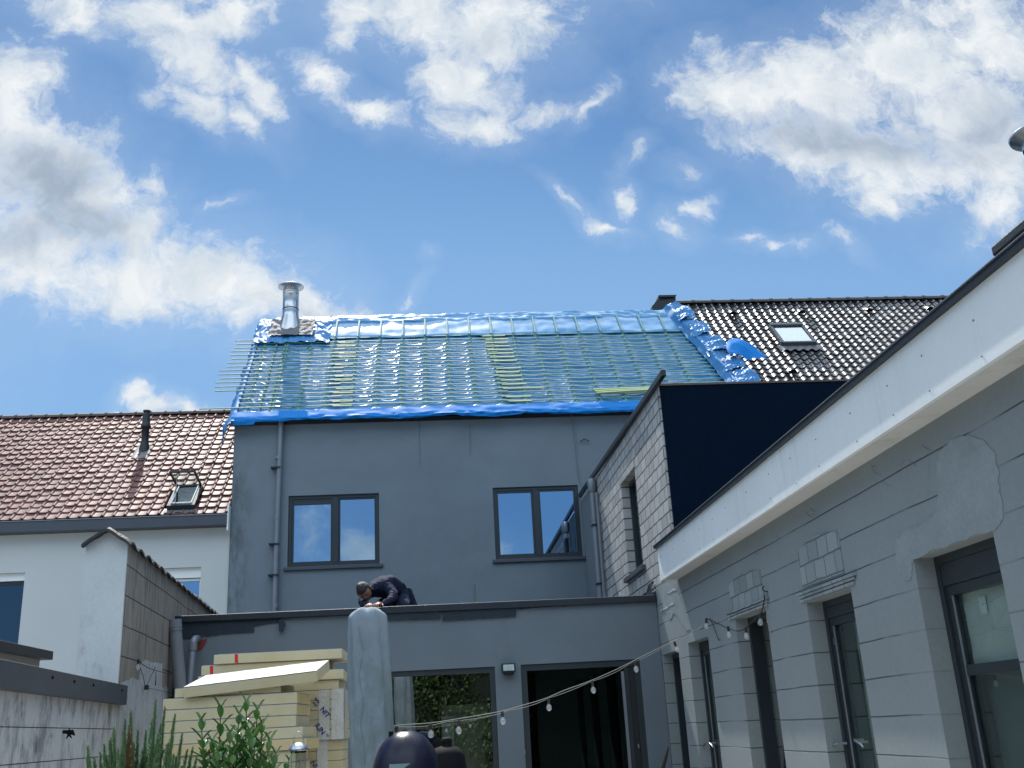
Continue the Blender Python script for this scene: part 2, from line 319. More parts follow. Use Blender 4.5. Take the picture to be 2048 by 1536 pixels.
def slabs(e):
    grooves(2.06, .243, .0042, .1)(e)
M_slab = mat('brown grey cement slabs', (.31, .275, .235), .92, .16, 3, .16, 60, .35, 70, spec=.2, fn=chain(slabs, stains((.42, .40, .36), (.55, .72), (10, 10, .7), 1.3, amt=.4), stains((.07, .065, .06), (.47, .62), (14, 14, .9), 1.5, amt=.62)))
M_paint = mat('peeling whitewash', (.46, .47, .48), .9, .2, 4, .1, 50, .3, 70, spec=.2, fn=stains((.17, .17, .17), (.5, .68), (7, 7, 2.0), 1.6, amt=.65))
M_redtile = mat('red clay roof tiles', (.175, .085, .070), .58, .24, 5, .16, 60, .2, 100, spec=.35, fn=chain(rndtint(.55), stains((.10, .05, .05), (.6, .75), (1, 1, 1), 1.2, amt=.45)))
M_blktile = mat('glazed black roof tiles', (.028, .026, .028), .30, .2, 8, .15, 60, .12, 70, spec=.65, fn=rndtint(.6), coat=.3)
M_ridge = mat('weathered ridge tiles', (.085, .07, .06), .7, .2, 6, .15, 60, .3, 80)
M_ridgeb = mat('dark ridge tiles', (.045, .042, .042), .6, .2, 6, .15, 60, .3, 80)
M_coping = mat('mossy dark coping tiles', (.030, .032, .036), .6, .4, 12, .3, 60, .5, 60)
def lam(e):
    t = e['t']; e['bs'].inputs['Subsurface Weight'].default_value = 0
M_tarp = mat('blue roof membrane', (.050, .25, .48), .34, .10, 2, .05, 40, .10, 25, spec=.7, coat=.5, coat_rough=.16)
M_tarp2 = mat('crumpled blue membrane', (.035, .20, .44), .52, .10, 2, .05, 40, .10, 25, spec=.55)
M_tarpd = mat('deep blue membrane hem', (.010, .19, .55), .62, .10, 3, .05, 40, .10, 30, spec=.12)
M_cbat = mat('green treated counter batten', (.10, .25, .21), .6, .2, 6, .15, 60, .2, 60, stretch=(3, .3, .3))
M_batten = mat('green treated batten', (.085, .21, .17), .6, .2, 6, .15, 60, .2, 60, stretch=(.3, 3, 3))
M_batteny = mat('yellow green treated batten', (.33, .43, .20), .6, .25, 6, .15, 60, .2, 60, stretch=(.3, 3, 3))
M_steel = mat('stainless steel flue', (.50, .52, .54), .33, .06, 4, .04, 60, .0, 60, metal=1, stretch=(1, 1, .15))
M_zinc = mat('grey zinc pipe', (.20, .22, .245), .45, .15, 5, .08, 60, .05, 60, metal=.35)
M_pvc = mat('grey plastic pipe', (.17, .185, .205), .55, .12, 5, .08, 60, .05, 60)
M_foam = mat('cream insulation foam', (.59, .52, .34), .85, .08, 3, .06, 90, .25, 150, spec=.2, tint=(.93, .9, .78))
M_foam2 = mat('yellow insulation foam', (.62, .49, .26), .85, .12, 4, .08, 90, .25, 150, spec=.2)
M_foamtop = mat('silver faced board surface', (.40, .42, .44), .45, .12, 4, .1, 40, .1, 30, spec=.4, fn=stains((.36, .38, .42), (.52, .66), (1.2, 14, 1), 2.0, amt=.7))
M_film = mat('creased packing film', (.56, .55, .50), .35, .2, 12, .15, 50, .8, 16, spec=.6)
M_red = mat('red marker paint', (.60, .02, .02), .7, .2, 20)
M_navy = mat('navy print', (.006, .02, .17), .6, .1)
M_cover = mat('grey parasol cover fabric', (.235, .28, .32), .75, .08, 4, .08, 120, .35, 260, spec=.25, fn=stains((.15, .20, .19), (.32, .62), (4, 4, 2.6), 1.5, (2.33, 2.12), .65))
M_bbq = mat('dark blue enamel', (.004, .005, .020), .30, .15, 6, .1, 120, .15, 200, spec=.35)
M_rubber = mat('black rubber', (.005, .005, .007), .75, .1, spec=.15)
M_cable = mat('pale twisted cable', (.30, .30, .27), .6, .2, 30)
M_cabled = mat('black cable', (.02, .02, .022), .6, .1)
M_bulb = bpy.data.materials.new('clear bulb glass'); M_bulb.use_nodes = True
_b = M_bulb.node_tree.nodes['Principled BSDF']; _b.inputs['Base Color'].default_value = (.8, .83, .83, 1); _b.inputs['Roughness'].default_value = .03
_b.inputs['Alpha'].default_value = .28; _b.inputs['Specular IOR Level'].default_value = 1.0
M_wood = mat('weathered wood', (.10, .065, .045), .7, .2, 6, .15, 60, .2, 60)
M_door = mat('dark door interior', (.012, .015, .017), .7, .1)
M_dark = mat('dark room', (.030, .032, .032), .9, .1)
M_room = mat('room wall', (.28, .26, .21), .9, .1)
M_curtain = mat('pale green blind', (.42, .50, .47), .8, .15, 1.5, .05, 40, .1, 40)
M_beige = mat('beige cupboard', (.55, .52, .40), .8, .08)
M_whitep = mat('white panel', (.75, .78, .76), .7, .05)
M_sheet = mat('milky plastic sheet', (.58, .63, .60), .4, .12, 6, .05, 40, .5, 10, spec=.5)
M_pave = mat('grey paving', (.36, .35, .33), .85, .15, 2, .1, 40, .3, 60)
M_gravel = mat('roof gravel felt', (.045, .047, .05), .9, .2, 3, .2, 60, .4, 60)
M_lead = mat('lead flashing', (.16, .165, .17), .5, .15, 6, .1, 40, .2, 30)
G_up = glass('upper window glass', (.26, .32, .36), .50, (.50, .74, 1.0))
G_dn = glass('garden window glass', (.70, .74, .72), .22, (.8, .88, .95))
G_side = glass('door glass', (.84, .88, .86), .05, (.8, .9, .9))
G_left = glass('neighbour window glass', (.10, .14, .17), .10, (.55, .75, .95))
G_door = glass('dark sliding door glass', (.10, .14, .13), .0, (.35, .5, .45))
G_roof = glass('roof window glass', (.5, .55, .56), .35, (.95, .97, 1))
G_clear = glass('open roof window glass', (.90, .93, .92), .03, (.95, .97, 1), 0, 1.15)

# wall panel with holes. F = (origin, u axis, outward normal); v is up
def wall(mb, F, U, V, holes, th=.3, mi=0, mj=None):
    o, u, n = Vector(F[0]), Vector(F[1]), Vector(F[2]); z = Vector((0, 0, 1)); mj = mi if mj is None else mj
    p = lambda a, b, d: o+u*a+z*b-n*d
    us = sorted(set([U[0], U[1]]+[h[i] for h in holes for i in (0, 1)])); vs = sorted(set([V[0], V[1]]+[h[i] for h in holes for i in (2, 3)]))
    us = [a for a in us if U[0] <= a <= U[1]]; vs = [a for a in vs if V[0] <= a <= V[1]]
    def inh(a, b): return any(h[0] < a < h[1] and h[2] < b < h[3] for h in holes)
    for i in range(len(us)-1):
        for j in range(len(vs)-1):
            if inh((us[i]+us[i+1])/2, (vs[j]+vs[j+1])/2): continue
            for d in (0, th):
                mb.add([p(us[i], vs[j], d), p(us[i+1], vs[j], d), p(us[i+1], vs[j+1], d), p(us[i], vs[j+1], d)], [(0, 1, 2, 3) if d == 0 else (3, 2, 1, 0)], mi)
    for (a, b, c, d) in holes:
        for (q0, q1) in (((a, c), (a, d)), ((a, d), (b, d)), ((b, d), (b, c)), ((b, c), (a, c))):
            if q0[1] == q1[1] == V[0]: continue
            mb.add([p(*q0, 0), p(*q1, 0), p(*q1, th), p(*q0, th)], [(0, 1, 2, 3)], mj)
    for (q0, q1) in (((U[0], V[0]), (U[0], V[1])), ((U[0], V[1]), (U[1], V[1])), ((U[1], V[1]), (U[1], V[0]))):
        mb.add([p(*q0, 0), p(*q1, 0), p(*q1, th), p(*q0, th)], [(0, 1, 2, 3)], mi)
def ub(mb, F, u0, u1, v0, v1, d0, d1, mi=0):
    """box in wall coordinates, d measured outward"""
    o, u, n = Vector(F[0]), Vector(F[1]), Vector(F[2])
    mb.obox(o+u*u0+Vector((0, 0, v0))+n*d0, u*(u1-u0), Vector((0, 0, v1-v0)), n*(d1-d0), mi)
def frame(mb, F, u0, u1, v0, v1, w_, d0, d1, bottom=True, top=True):
    e = .0
    ub(mb, F, u0, u0+w_, v0, v1, d0, d1); ub(mb, F, u1-w_, u1, v0, v1, d0, d1)
    if top: ub(mb, F, u0+w_, u1-w_, v1-w_, v1, d0, d1)
    if bottom: ub(mb, F, u0+w_, u1-w_, v0, v0+w_, d0, d1)

FY = lambda Y_: ((0, Y_, 0), (1, 0, 0), (0, -1, 0))
FX = lambda X_: ((X_, 0, 0), (0, 1, 0), (-1, 0, 0))
GZ = .30
# ---------------------------------------------------------------- ground
m_ = MB(); m_.box((-150, -150, GZ-.4), (150, 150, GZ)); tag(m_.build('ground', mat('pale gravel', (.34, .33, .30), .95, .3, 1, .3, 20)), kind='structure')  # ground tone made pale to bounce sunlight onto the shaded walls
m_ = MB(); m_.box((-2.25, -2, GZ-.1), (2.43, 11, GZ+.01)); tag(m_.build('patio', M_pave), kind='structure')

# ---------------------------------------------------------------- main house
H = thing('house', 'dark grey rendered house whose roof is stripped to blue membrane and battens', 'house', (-3.04, 15.75, GZ))
F = FY(15.75)
W1 = (-2.17, -.77, 4.08, 5.19); W2 = (1.02, 2.385, 4.07, 5.21)
def f(m): wall(m, F, (-3.04, 5.2), (GZ, 6.5), [W1, W2])
part('wall', M_main, H, f)
def f(m):
    m.prism([(-3.04, 16.05, GZ), (-3.04, 16.05, 6.7), (-3.04, 18.12, 8.98), (-3.04, 20.5, 6.6), (-3.04, 20.5, GZ)], (.25, 0, 0))
    m.box((-3.04, 20.5, GZ), (4.9, 20.75, 6.6))
part('gable_wall', M_main, H, f)
def rear_window(h, mids, tl, tr, lab):
    wn = part('window', M_anth, H, lambda m: frame(m, F, h[0], h[1], h[2], h[3], .05, -.10, -.035), label=lab)
    def g(m):
        ub(m, F, mids-.045, mids+.045, h[2]+.05, h[3]-.05, -.095, -.028)
    o = part('mullion', M_anth, wn, g)
    def g(m):
        frame(m, F, h[0]+.052, mids-.047, h[2]+.052, h[3]-.052, .03, -.092, -.048)
        if tl: ub(m, F, h[0]+.082, mids-.077, h[3]-.052-tl, h[3]-.083, -.09, -.05)
        frame(m, F, mids+.047, h[1]-.052, h[2]+.052, h[3]-.052, .022, -.092, -.048)
    part('sash', M_anth, wn, g)
    part('pane', G_up, wn, lambda m: ub(m, F, h[0]+.082, mids-.077, h[2]+.082, h[3]-.083, -.075, -.07))
    part('pane', G_up, wn, lambda m: ub(m, F, mids+.07, h[1]-.074, h[2]+.074, h[3]-.074, -.075, -.07))
    part('sill', M_anthm, wn, lambda m: ub(m, F, h[0]-.05, h[1]+.055, h[2]-.055, h[2]-.003, -.1, .045), bevel=.006)
    return wn
wn = rear_window(W1, -1.445, .085, 0, None)
part('blind', mat('grey roller blind', (.30, .36, .44), .8, .05), wn, lambda m: ub(m, F, -2.10, -1.5, 4.1, 5.1, -.16, -.15))
part('sticker', M_whitep, wn, lambda m: m.prism([(-2.085, 15.823, 4.165), (-2.085, 15.823, 4.31), (-2.05, 15.823, 4.29), (-2.02, 15.823, 4.165)], (0, .001, 0)))
rear_window(W2, 1.705, 0, 0, None)
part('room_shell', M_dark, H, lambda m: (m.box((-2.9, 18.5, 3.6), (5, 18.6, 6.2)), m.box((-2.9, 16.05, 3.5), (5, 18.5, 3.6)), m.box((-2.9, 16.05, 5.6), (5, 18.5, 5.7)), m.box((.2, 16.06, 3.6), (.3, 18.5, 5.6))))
def f(m):
    pts = [(-2.30, 15.68, 6.42), (-2.315, 15.69, 5.4), (-2.33, 15.69, 4.2), (-2.335, 15.69, 2.83)]
    m.tube(pts, .042, 12)
    for z_ in (5.9, 4.95, 3.6): m.lathe([(.049, -.03), (.049, .03)], (-2.325, 15.69, z_-.1), 12)
dp = part('downpipe', M_zinc, H, f)
for z_ in (5.62, 4.42, 3.95):
    part('pipe_clip', M_black, dp, lambda m: m.box((-2.44, 15.63, z_), (-2.29, 15.76, z_+.022)))
part('wall_cable', M_zinc, H, lambda m: m.tube([at(1141, 812, 1, 15.735), at(1150, 870, 1, 15.735), at(1156, 940, 1, 15.735), at(1162, 972, 1, 15.735)], .008, 5))
part('wall_crack', M_zinc, H, lambda m: m.tube([at(838, 842, 1, 15.738), at(839, 880, 1, 15.738), at(840, 930, 1, 15.738)], .003, 4))
part('wall_crack', M_zinc, H, lambda m: m.tube([at(940, 850, 1, 15.738), at(941, 905, 1, 15.738)], .004, 4))
part('wall_hook', M_black, H, lambda m: m.tube([at(1160, 884, 1, 15.72), at(1168, 878, 1, 15.70), at(1178, 882, 1, 15.72)], .008, 5))

# roof -------------------------------------------------------------
RS = 1.07; E0 = (15.60, 6.45)      # slope and eave (y, z)
RY, RZ = 18.12, 9.146
rl = math.hypot(1, RS); NRM = Vector((0, -RS, 1)).normalized(); SLP = Vector((0, 1, RS)).normalized()
def RP(x, y, h=0.0): return Vector((x, y, E0[1]+RS*(y-E0[0]))) + NRM*h
RAF = [-2.86+.410*i for i in range(19)]           # counter battens
BD = .1003
BY = [15.79+BD*i for i in range(18)]          # battens
def sag(x, y):
    k = (x-RAF[0])/.410; fr = k-math.floor(k); s_ = math.sin(math.pi*fr)**1.3
    cell = noise.noise(Vector((math.floor(k)*3.7, y*1.2, 2.0)))
    j = (y-BY[0])/BD; fj = j-math.floor(j)
    h = -.024*s_*(1+.8*cell) + .010*noise.noise(Vector((x*2.2, y*9, 1.3)))*s_
    cr = noise.noise(Vector((x*1.6+9, y*13, 7.7+math.floor(k)*.63)))
    h += .012*(1-abs(cr)*2)**2*s_*(.5+cell)
    h += .0065*math.sin(2*math.pi*fj+.8*math.sin(math.pi*fr))*(.25+s_)*(.9+.9*noise.noise(Vector((math.floor(k)*1.1, math.floor(j)*2.3, 0))))
    if x < -2.1 and y < 17.3:
        h += .018*noise.noise(Vector((x*7, y*8, 3)))
    return h
RFo = part('roof', M_black, H, lambda m: (m.prism([RP(-3.03, 15.62, -.10), RP(-3.03, RY, -.10), (-3.03, 20.75, 6.5), (-3.03, 20.6, 6.4), RP(-3.03, RY, -.22), RP(-3.03, 15.62, -.22)], (7.9, 0, 0))))
m_ = MB(); m_.grid(lambda a, b: RP(-3.06+8.46*a, 15.55+2.58*b, sag(-3.06+8.46*a, 15.55+2.58*b)), 350, 200)
m_.build('membrane', M_tarp, RFo)
m_ = MB()
for i, x in enumerate(RAF):
    mm = MB(); top = RY-.04
    if x < -1.9: top = 17.42
    a, b = RP(x, 15.70, .006), RP(x+random.uniform(-.01, .01), top, .006); mm.bar(a, b, .032, .011, NRM)
    mm.build('counter_batten', M_cbat, RFo)
# extra fixings near the left verge
for x in (-2.66, -2.5):
    mm = MB(); mm.bar(RP(x, 15.72, .006), RP(x, 17.42, .006), .028, .011, NRM); mm.build('counter_batten', M_cbat, RFo)
ends = [-3.60, None, None, None, -3.46, -3.48, -3.50, -3.44, -3.50, -3.51, -3.40, -3.41, -3.36, -3.42, -3.43, -3.38, -3.37, -3.42]
for i, y in enumerate(BY):
    xl = ends[i] if ends[i] else -2.99-.02*i
    xr = 5.22-.020*i
    cuts = [xl, -1.55+random.uniform(-.04, .04)-.005*i, 1.42+random.uniform(-.05, .05)-.012*i, xr]
    for k in range(3):
        a0, b0 = cuts[k], cuts[k+1]+(.0 if k == 2 else .0)
        ext = .17 if k < 2 else 0
        mm = MB(); dz = random.uniform(-.002, .002); dy = .016*(k % 2)
        mm.bar(RP(a0-(.17 if k == 2 else 0), y+dy, .018+dz), RP(b0+(ext if k == 0 else 0), y+dy+random.uniform(-.006, .006), .019+dz), .024, .013, NRM)
        mm.build('roof_batten', M_batten, RFo)
    # overlap plates where two lengths meet
    if i not in (2, 9):
        for c_, lab in ((1.33-.014*i, 0), (-1.50-.003*i, 1)):
            if lab == 1 and i % 3 == 2: continue
            mm = MB(); l_ = .42 if not lab else .30
            mm.bar(RP(c_+random.uniform(-.03, .03), y-.020, .019), RP(c_+l_+random.uniform(-.03, .03)+(.25 if i == 3 and not lab else 0), y-.018, .019), .024, .013, NRM)
            mm.build('splice_batten', M_batteny, RFo)
# sheets at the ridge, hem, verge flaps
def ridge(a, b):
    x = -2.05+7.0*a; yb = 17.50+.035*noise.noise(Vector((x*1.1, 0, 0)))+.03*abs(noise.noise(Vector((x*.35, 5, 0))))
    y = yb+(RY+.03-yb)*b
    h = .030+.014*noise.noise(Vector((x*1.6, y*5, 5)))+.006*noise.noise(Vector((x*6, y*8, 5)))+.012*math.sin(math.pi*b)
    return RP(x, y, h if b > .02 else h-.01)
m_ = MB(); m_.grid(ridge, 240, 22); m_.build('ridge_sheet', M_tarp, RFo)
def roll(a, b):
    x = -2.3+7.0*a; y = 17.93+.03*noise.noise(Vector((x*1.3, 2, 0))) + (RY+.12-17.93)*b
    if x < -2.05: pass
    hh = .055+.030*noise.noise(Vector((x*1.7, b*2.2, 1)))+.03*abs(noise.noise(Vector((x*.9+b*1.5, b*5, 4))))+.014*noise.noise(Vector((x*8+b*5, b*7, 1)))
    p = RP(x, min(y, RY), hh); 
    if y > RY: p.z -= (y-RY)*1.0; p.y += (y-RY)
    if b < .04: p -= NRM*.03
    return p
m_ = MB(); m_.grid(roll, 260, 20); m_.build('ridge_fold', M_tarp, RFo)
# top row of counter battens lies over the ridge sheet
for x in RAF[3:]:
    mm = MB(); mm.bar(RP(x, 17.50, .058), RP(x+.01, RY-.15, .068), .030, .012, NRM); mm.build('counter_batten', M_cbat, RFo)
def hem(a, b):
    x = -3.06+8.2*a
    wv = noise.noise(Vector((x*1.4, 0, 9)))
    if b < .4: return RP(x, 15.69-.135*(b/.4), .022+.012*noise.noise(Vector((x*5, b*4, 0))))
    t = (b-.4)/.6; zb = 6.355-(.035*wv+.018*noise.noise(Vector((x*6, 1, 1)))+(.05 if x < -2.7 else 0)+max(0, (x-1.0))*.008)
    y = 15.545-.02*math.sin(t*3.1)-.03*noise.noise(Vector((x*4, t*2, 2)))-.018*noise.noise(Vector((x*13, t*1.5, 2)))
    return Vector((x, y, 6.42+(zb-6.42)*t))
m_ = MB(); m_.grid(hem, 300, 12); m_.build('membrane_hem', M_tarpd, RFo)
def verge(a, b):
    y = 15.50+2.66*a; z0 = E0[1]+RS*(min(y, RY)-E0[0])
    cr = noise.noise(Vector((y*5, b*4, 0)))
    x = -3.06-.05*b-.05*abs(cr)*(1+a)-.06*b*(1-a)
    if b < .25: return Vector((-3.0-.06*b/.25, y, z0+.02+.05*a*abs(cr)))
    return Vector((x, y+.03*cr-(.08*b if a < .1 else 0), z0-.03-(b-.25)*(.30+.12*cr+(.25 if a < .06 else 0))))
m_ = MB(); m_.grid(verge, 150, 14); m_.build('verge_flap', M_tarp2, RFo)
# crumpled membrane collar round the flue and the top left corner
def crum(a, b):
    x = -3.07+1.35*a; y = 17.38+.78*b
    c_ = noise.noise(Vector((x*5, y*5, 0))); d_ = abs(noise.noise(Vector((x*9, y*7, 3))))
    rag = .05*noise.noise(Vector((x*6, 0, 8)))
    return RP(x, min(y+rag*(1-b), RY), .045+.034*c_+.034*d_ - .05*max(0, b-.9)*10*.3)
m_ = MB(); m_.grid(crum, 150, 90); m_.build('crumpled_corner', M_tarp2, RFo)
def lead(a, b):
    x = -2.83+.80*a; y = 17.52+.48*b
    return RP(x, y, .10+.022*noise.noise(Vector((x*10, y*10, 0)))+.014*abs(noise.noise(Vector((x*22, y*16, 3)))))
m_ = MB(); m_.grid(lead, 50, 34); fl_l = m_.build('flashing', mat('crinkled grey flashing', (.13, .13, .14), .7, .3, 14, .2, 60, .4, 40), RFo)
CX, CY = -2.49, 17.86
def f(m):
    m.lathe([(.245, 8.70), (.235, 8.80), (.20, 8.93), (.165, 9.07), (.150, 9.12), (.150, 9.20), (.152, 9.205), (.152, 9.225), (.147, 9.23), (.147, 9.52), (.152, 9.525), (.152, 9.54), (.147, 9.545), (.147, 9.58), (.153, 9.585), (.153, 9.60), (.145, 9.61), (.145, 9.68)], (CX, CY, 0), 40)
    m.lathe([(.215, 8.66), (.240, 8.69)], (CX, CY, 0), 40)
fl = part('flue', M_steel, RFo, f)
part('flue_band', M_black, RFo, lambda m: m.lathe([(.1515, 9.232), (.1545, 9.236), (.1545, 9.246), (.1515, 9.25)], (CX, CY, 0), 40))
part('cowl', M_steel, RFo, lambda m: (m.lathe([(.12, 9.66), (.17, 9.665), (.235, 9.70), (.24, 9.712), (.20, 9.735), (.10, 9.76), (.03, 9.765), (0, 9.765)], (CX, CY, 0), 40)))
# right hand crumpled strip lying over the neighbour tiles
def rstrip(a, b):
    # a down the slope, b across
    y = 18.16-2.25*a
    ctr = 4.90+.46*a+.03*noise.noise(Vector((a*11, 4, 0))); wdt = .16+.08*noise.noise(Vector((a*9, 0, 0)))+.14*abs(noise.noise(Vector((a*4+3, 0, 2))))
    x = ctr-.22+(wdt+.16)*b
    fold = abs(((a*6.2+b*.35) % 1)-.5)*2
    h = .15+.07*fold*b+.04*noise.noise(Vector((x*6, y*4, 0)))+.025*abs(noise.noise(Vector((x*12, y*8, 2))))
    return RP(x, y+.05*noise.noise(Vector((b*3, a*20, 0)))*b, h*(.25+.75*min(1, b*4)))
m_ = MB(); m_.grid(rstrip, 240, 60); m_.build('verge_strip', M_tarp2, RFo)
def leaf(a, b):
    # rounded loose flap standing off the tiles
    ang = math.pi*(.02+.98*a); r_ = b
    u = -math.cos(ang)*.30*r_; v_ = math.sin(ang)*.40*r_
    x = 5.47+u*1.1+.12*(1-v_); y = 16.34+v_*1.05-.10*u
    return RP(x, y, .24+.16*math.sin(2.2*r_)*(.6+.4*math.sin(ang))+.02*noise.noise(Vector((u*9, v_*9, 0)))-.30*max(0, u)*.6)
m_ = MB(); m_.grid(leaf, 40, 16); m_.build('loose_flap', M_tarpd, RFo)
def flap(cx, cy, L, W, seed):
    def g(a, b):
        x = cx+L*(a-.1)*(1-.25*abs(b-.5)); y = cy+W*(b-.5)+.10*a*noise.noise(Vector((seed, 2, b*3)))
        return RP(x, y, .16+.07*math.sin(a*2.4)+.05*noise.noise(Vector((x*7, y*11, seed)))+.035*abs(noise.noise(Vector((x*15, y*20, seed)))))
    m2 = MB(); m2.grid(g, 50, 44); m2.build('loose_flap', M_tarp2, RFo)
flap(4.84, 17.78, .36, .34, 1.0); flap(4.96, 17.30, .36, .34, 2.0); flap(5.06, 16.87, .40, .36, 3.0); flap(5.18, 16.34, .38, .30, 4.0); flap(5.26, 15.98, .40, .34, 5.0)
# loose battens lying on the roof
for i, (px0, px1, py0, dy, lb) in enumerate(((1190, 1420, 779, 0, 'top one of the loose battens lying across the lower right of the blue roof'), (1196, 1400, 783, 1, 'middle one of the loose battens lying across the lower right of the blue roof'), (1190, 1380, 788, 2, 'lowest and thickest of the loose battens lying on the lower right of the blue roof'))):
    y = 15.93-.040*i; x0 = 2.78+.02*i
    mm = MB(); mm.bar(RP(x0, y, .066), RP(x0+1.9-.2*i, y+.03+.02*i, .066), .034, .030, NRM)
    o = mm.build('timber_batten', M_batteny); tag(o, lb, 'batten', 'loose battens on the roof')

# ---------------------------------------------------------------- tiled roofs
def tile_roof(m, x0, x1, y0, z0, s, y1, tw, ex, prof, lift, nx=8, skip=None, left_low=True, jit=.004):
    L = (y1-y0)*math.hypot(1, s); n_ = Vector((0, -s, 1)).normalized(); d_ = Vector((0, 1, s)).normalized()
    rows = int(round(L/ex)); cols = int(round((x1-x0)/tw)); rr = random.Random(3)
    for r_ in range(rows):
        for c_ in range(cols):
            xc = x0+c_*tw
            if skip and skip(xc+tw/2, y0+(r_+.5)*ex/math.hypot(1, s)): continue
            rnd = rr.random(); dj = rr.uniform(-jit, jit); tl = rr.uniform(-.3, .3)*lift
            vs = []; base = Vector((xc, y0, z0))
            for (v_, lf) in ((-.02+dj, lift+tl), (ex*.55, lift*.5+tl*.5), (ex*1.08, 0)):
                for i in range(nx+1):
                    u = i/nx; vs.append(base+Vector((u*tw*1.0, 0, 0))+d_*(r_*ex+v_)+n_*(prof(u)+lf))
            w_ = nx+1
            for i in range(nx+1):   # front lip
                vs.append(vs[i]-n_*lift*.85-d_*.0)
            fs = [(j*w_+i, j*w_+i+1, (j+1)*w_+i+1, (j+1)*w_+i) for j in range(2) for i in range(nx)]
            m.add(vs, fs, 0, True, rnd)
            m.add([vs[i] for i in range(nx+1)]+[vs[3*w_+i] for i in range(nx+1)], [(i+w_, i+1+w_, i+1, i) for i in range(nx)], 0, False, rnd)
def ridge_tiles(m, x0, x1, y, z, L, r_):
    k = int((x1-x0)/L)+1
    for i in range(k):
        a = x0+i*L
        prof = [(0, r_), (L*.86, r_*.97), (L*.87, r_*1.14), (L, r_*1.16)]
        for j in range(3):
            vs = []
            for (dx, q) in prof[j:j+2]:
                for t_ in range(9):
                    an = math.pi*t_/8; vs.append((a+dx, y+math.cos(an)*q, z-r_*.35+math.sin(an)*q*.9))
            m.add(vs, [(t_, t_+1, t_+10, t_+9) for t_ in range(8)], 0, j != 1)
        vs = [(a+L, y, z-r_*.35)]+[(a+L, y+math.cos(math.pi*t_/8)*r_*1.16, z-r_*.35+math.sin(math.pi*t_/8)*r_*1.04) for t_ in range(9)]
        m.add(vs, [(0, t_+1, t_+2) for t_ in range(8)])

# right neighbour (black glazed tiles)
N = thing('house', 'neighbouring house at right with glazed black pantile roof and a closed roof window', 'house', (4.95, 15.8, GZ))
part('wall', M_white, N, lambda m: (m.box((5.21, 15.8, GZ), (14, 16.05, 6.55)), m.box((5.21, 20.4, GZ), (14, 20.6, 6.55))))
NZ = (15.60, 6.60)
def NPt(x, y, h=0): return Vector((x, y, NZ[1]+RS*(y-NZ[0])))+NRM*h
def sprof(u): return .019*math.sin(2*math.pi*(u+.08)) + .006*math.sin(4*math.pi*u)
SK = (6.42, 7.10, 16.72, 17.30)
def f(m): tile_roof(m, 4.86, 13.6, 15.60, 6.58, RS, 18.18, .157, .158, sprof, .022, 8, lambda x, y: x < 4.80+.50*(18.1-y)/2.5 or (SK[0]-.02 < x < SK[1]+.02 and SK[2]-.02 < y < SK[3]+.02))
NR = part('roof', M_blktile, N, f)
part('roof_deck', M_black, N, lambda m: m.prism([NPt(5.32, 15.65, -.05), NPt(5.32, 18.2, -.05), (5.32, 20.7, 6.7), (5.32, 20.6, 6.55), NPt(5.32, 18.2, -.17), NPt(5.32, 15.65, -.17)], (8.28, 0, 0)))
part('ridge_tiles', M_ridgeb, N, lambda m: ridge_tiles(m, 4.95, 13.5, 18.2, 9.37, .395, .095))
part('ridge_vent_box', M_black, N, lambda m: (m.prism([(4.60, 18.6, 9.2), (5.10, 18.6, 9.2), (5.10, 18.6, 9.69), (4.76, 18.6, 9.69), (4.60, 18.6, 9.50)], (0, .5, 0)), m.prism([(5.05, 18.55, 9.66), (4.74, 18.55, 9.66), (4.74, 18.55, 9.71), (5.12, 18.55, 9.71)], (0, .6, 0))), bevel=.006)
def vent(m, x, y):
    vs = []
    for i in range(9):
        an = math.pi*i/8; vs.append(NPt(x-math.cos(an)*.075, y, .03+math.sin(an)*.075))
    m.add(vs+[NPt(x, y+.20, .035)], [(i, i+1, 9) for i in range(8)], 0, True)
    m.add(vs, [tuple(range(9))], 1)
for (px_, py_) in ((1463, 629), (1600, 627), (1735, 623), (1856, 620), (1582, 745)):
    q = at(px_, py_, 1, 17.9)
    d = FW+RT*((px_-1024)/F_PX)-UP*((py_-768)/F_PX); t_ = (NZ[1]-RS*NZ[0]-CAM.z)/(d.z-RS*d.y); q = CAM+d*t_
    part('vent_tile', [M_blktile, M_rubber], N, lambda m: vent(m, q.x, q.y-.05))
def skylight(root, PT, x0, x1, y0, y1, glassm, pane_lift=.10, lab=None):
    o = MB()
    def bar2(a, b, w_, h, lift):
        o.bar(a, b, w_, h, NRM)
    wd = .05
    o.bar(PT(x0, y0, .06), PT(x1, y0, .06), wd, .10, NRM); o.bar(PT(x0, y1, .07), PT(x1, y1, .07), wd*1.6, .12, NRM)
    o.bar(PT(x0+.01, y0, .06), PT(x0+.01, y1, .06), wd, .10, NRM); o.bar(PT(x1-.01, y0, .06), PT(x1-.01, y1, .06), wd, .10, NRM)
    wn = o.build('roof_window', M_anthm, root, .004)
    if lab: wn['label'] = lab
    g = MB(); g.obox(PT(x0+.05, y0+.03, .085), Vector((x1-x0-.10, 0, 0)), PT(0, y1, 0)-PT(0, y0, 0)-SLP*.06, NRM*.008); g.build('pane', glassm, wn)
    g = MB(); g.obox(PT(x0+.05, y0+.03, .02), Vector((x1-x0-.10, 0, 0)), PT(0, y1, 0)-PT(0, y0, 0)-SLP*.06, NRM*.01); g.build('inner_blind', M_whitep, wn)
    g = MB(); g.grid(lambda a, b: PT(x0-.10+(x1-x0+.2)*a, y0-.13*(1-b), .035+.02*math.sin(2*math.pi*(x0-.1+(x1-x0+.2)*a-4.86)/.157)*(1-b)), 40, 4); g.build('apron', M_lead, wn)
    return wn
skylight(N, NPt, SK[0]+.03, SK[1]-.03, SK[2]+.06, SK[3]-.02, G_roof)

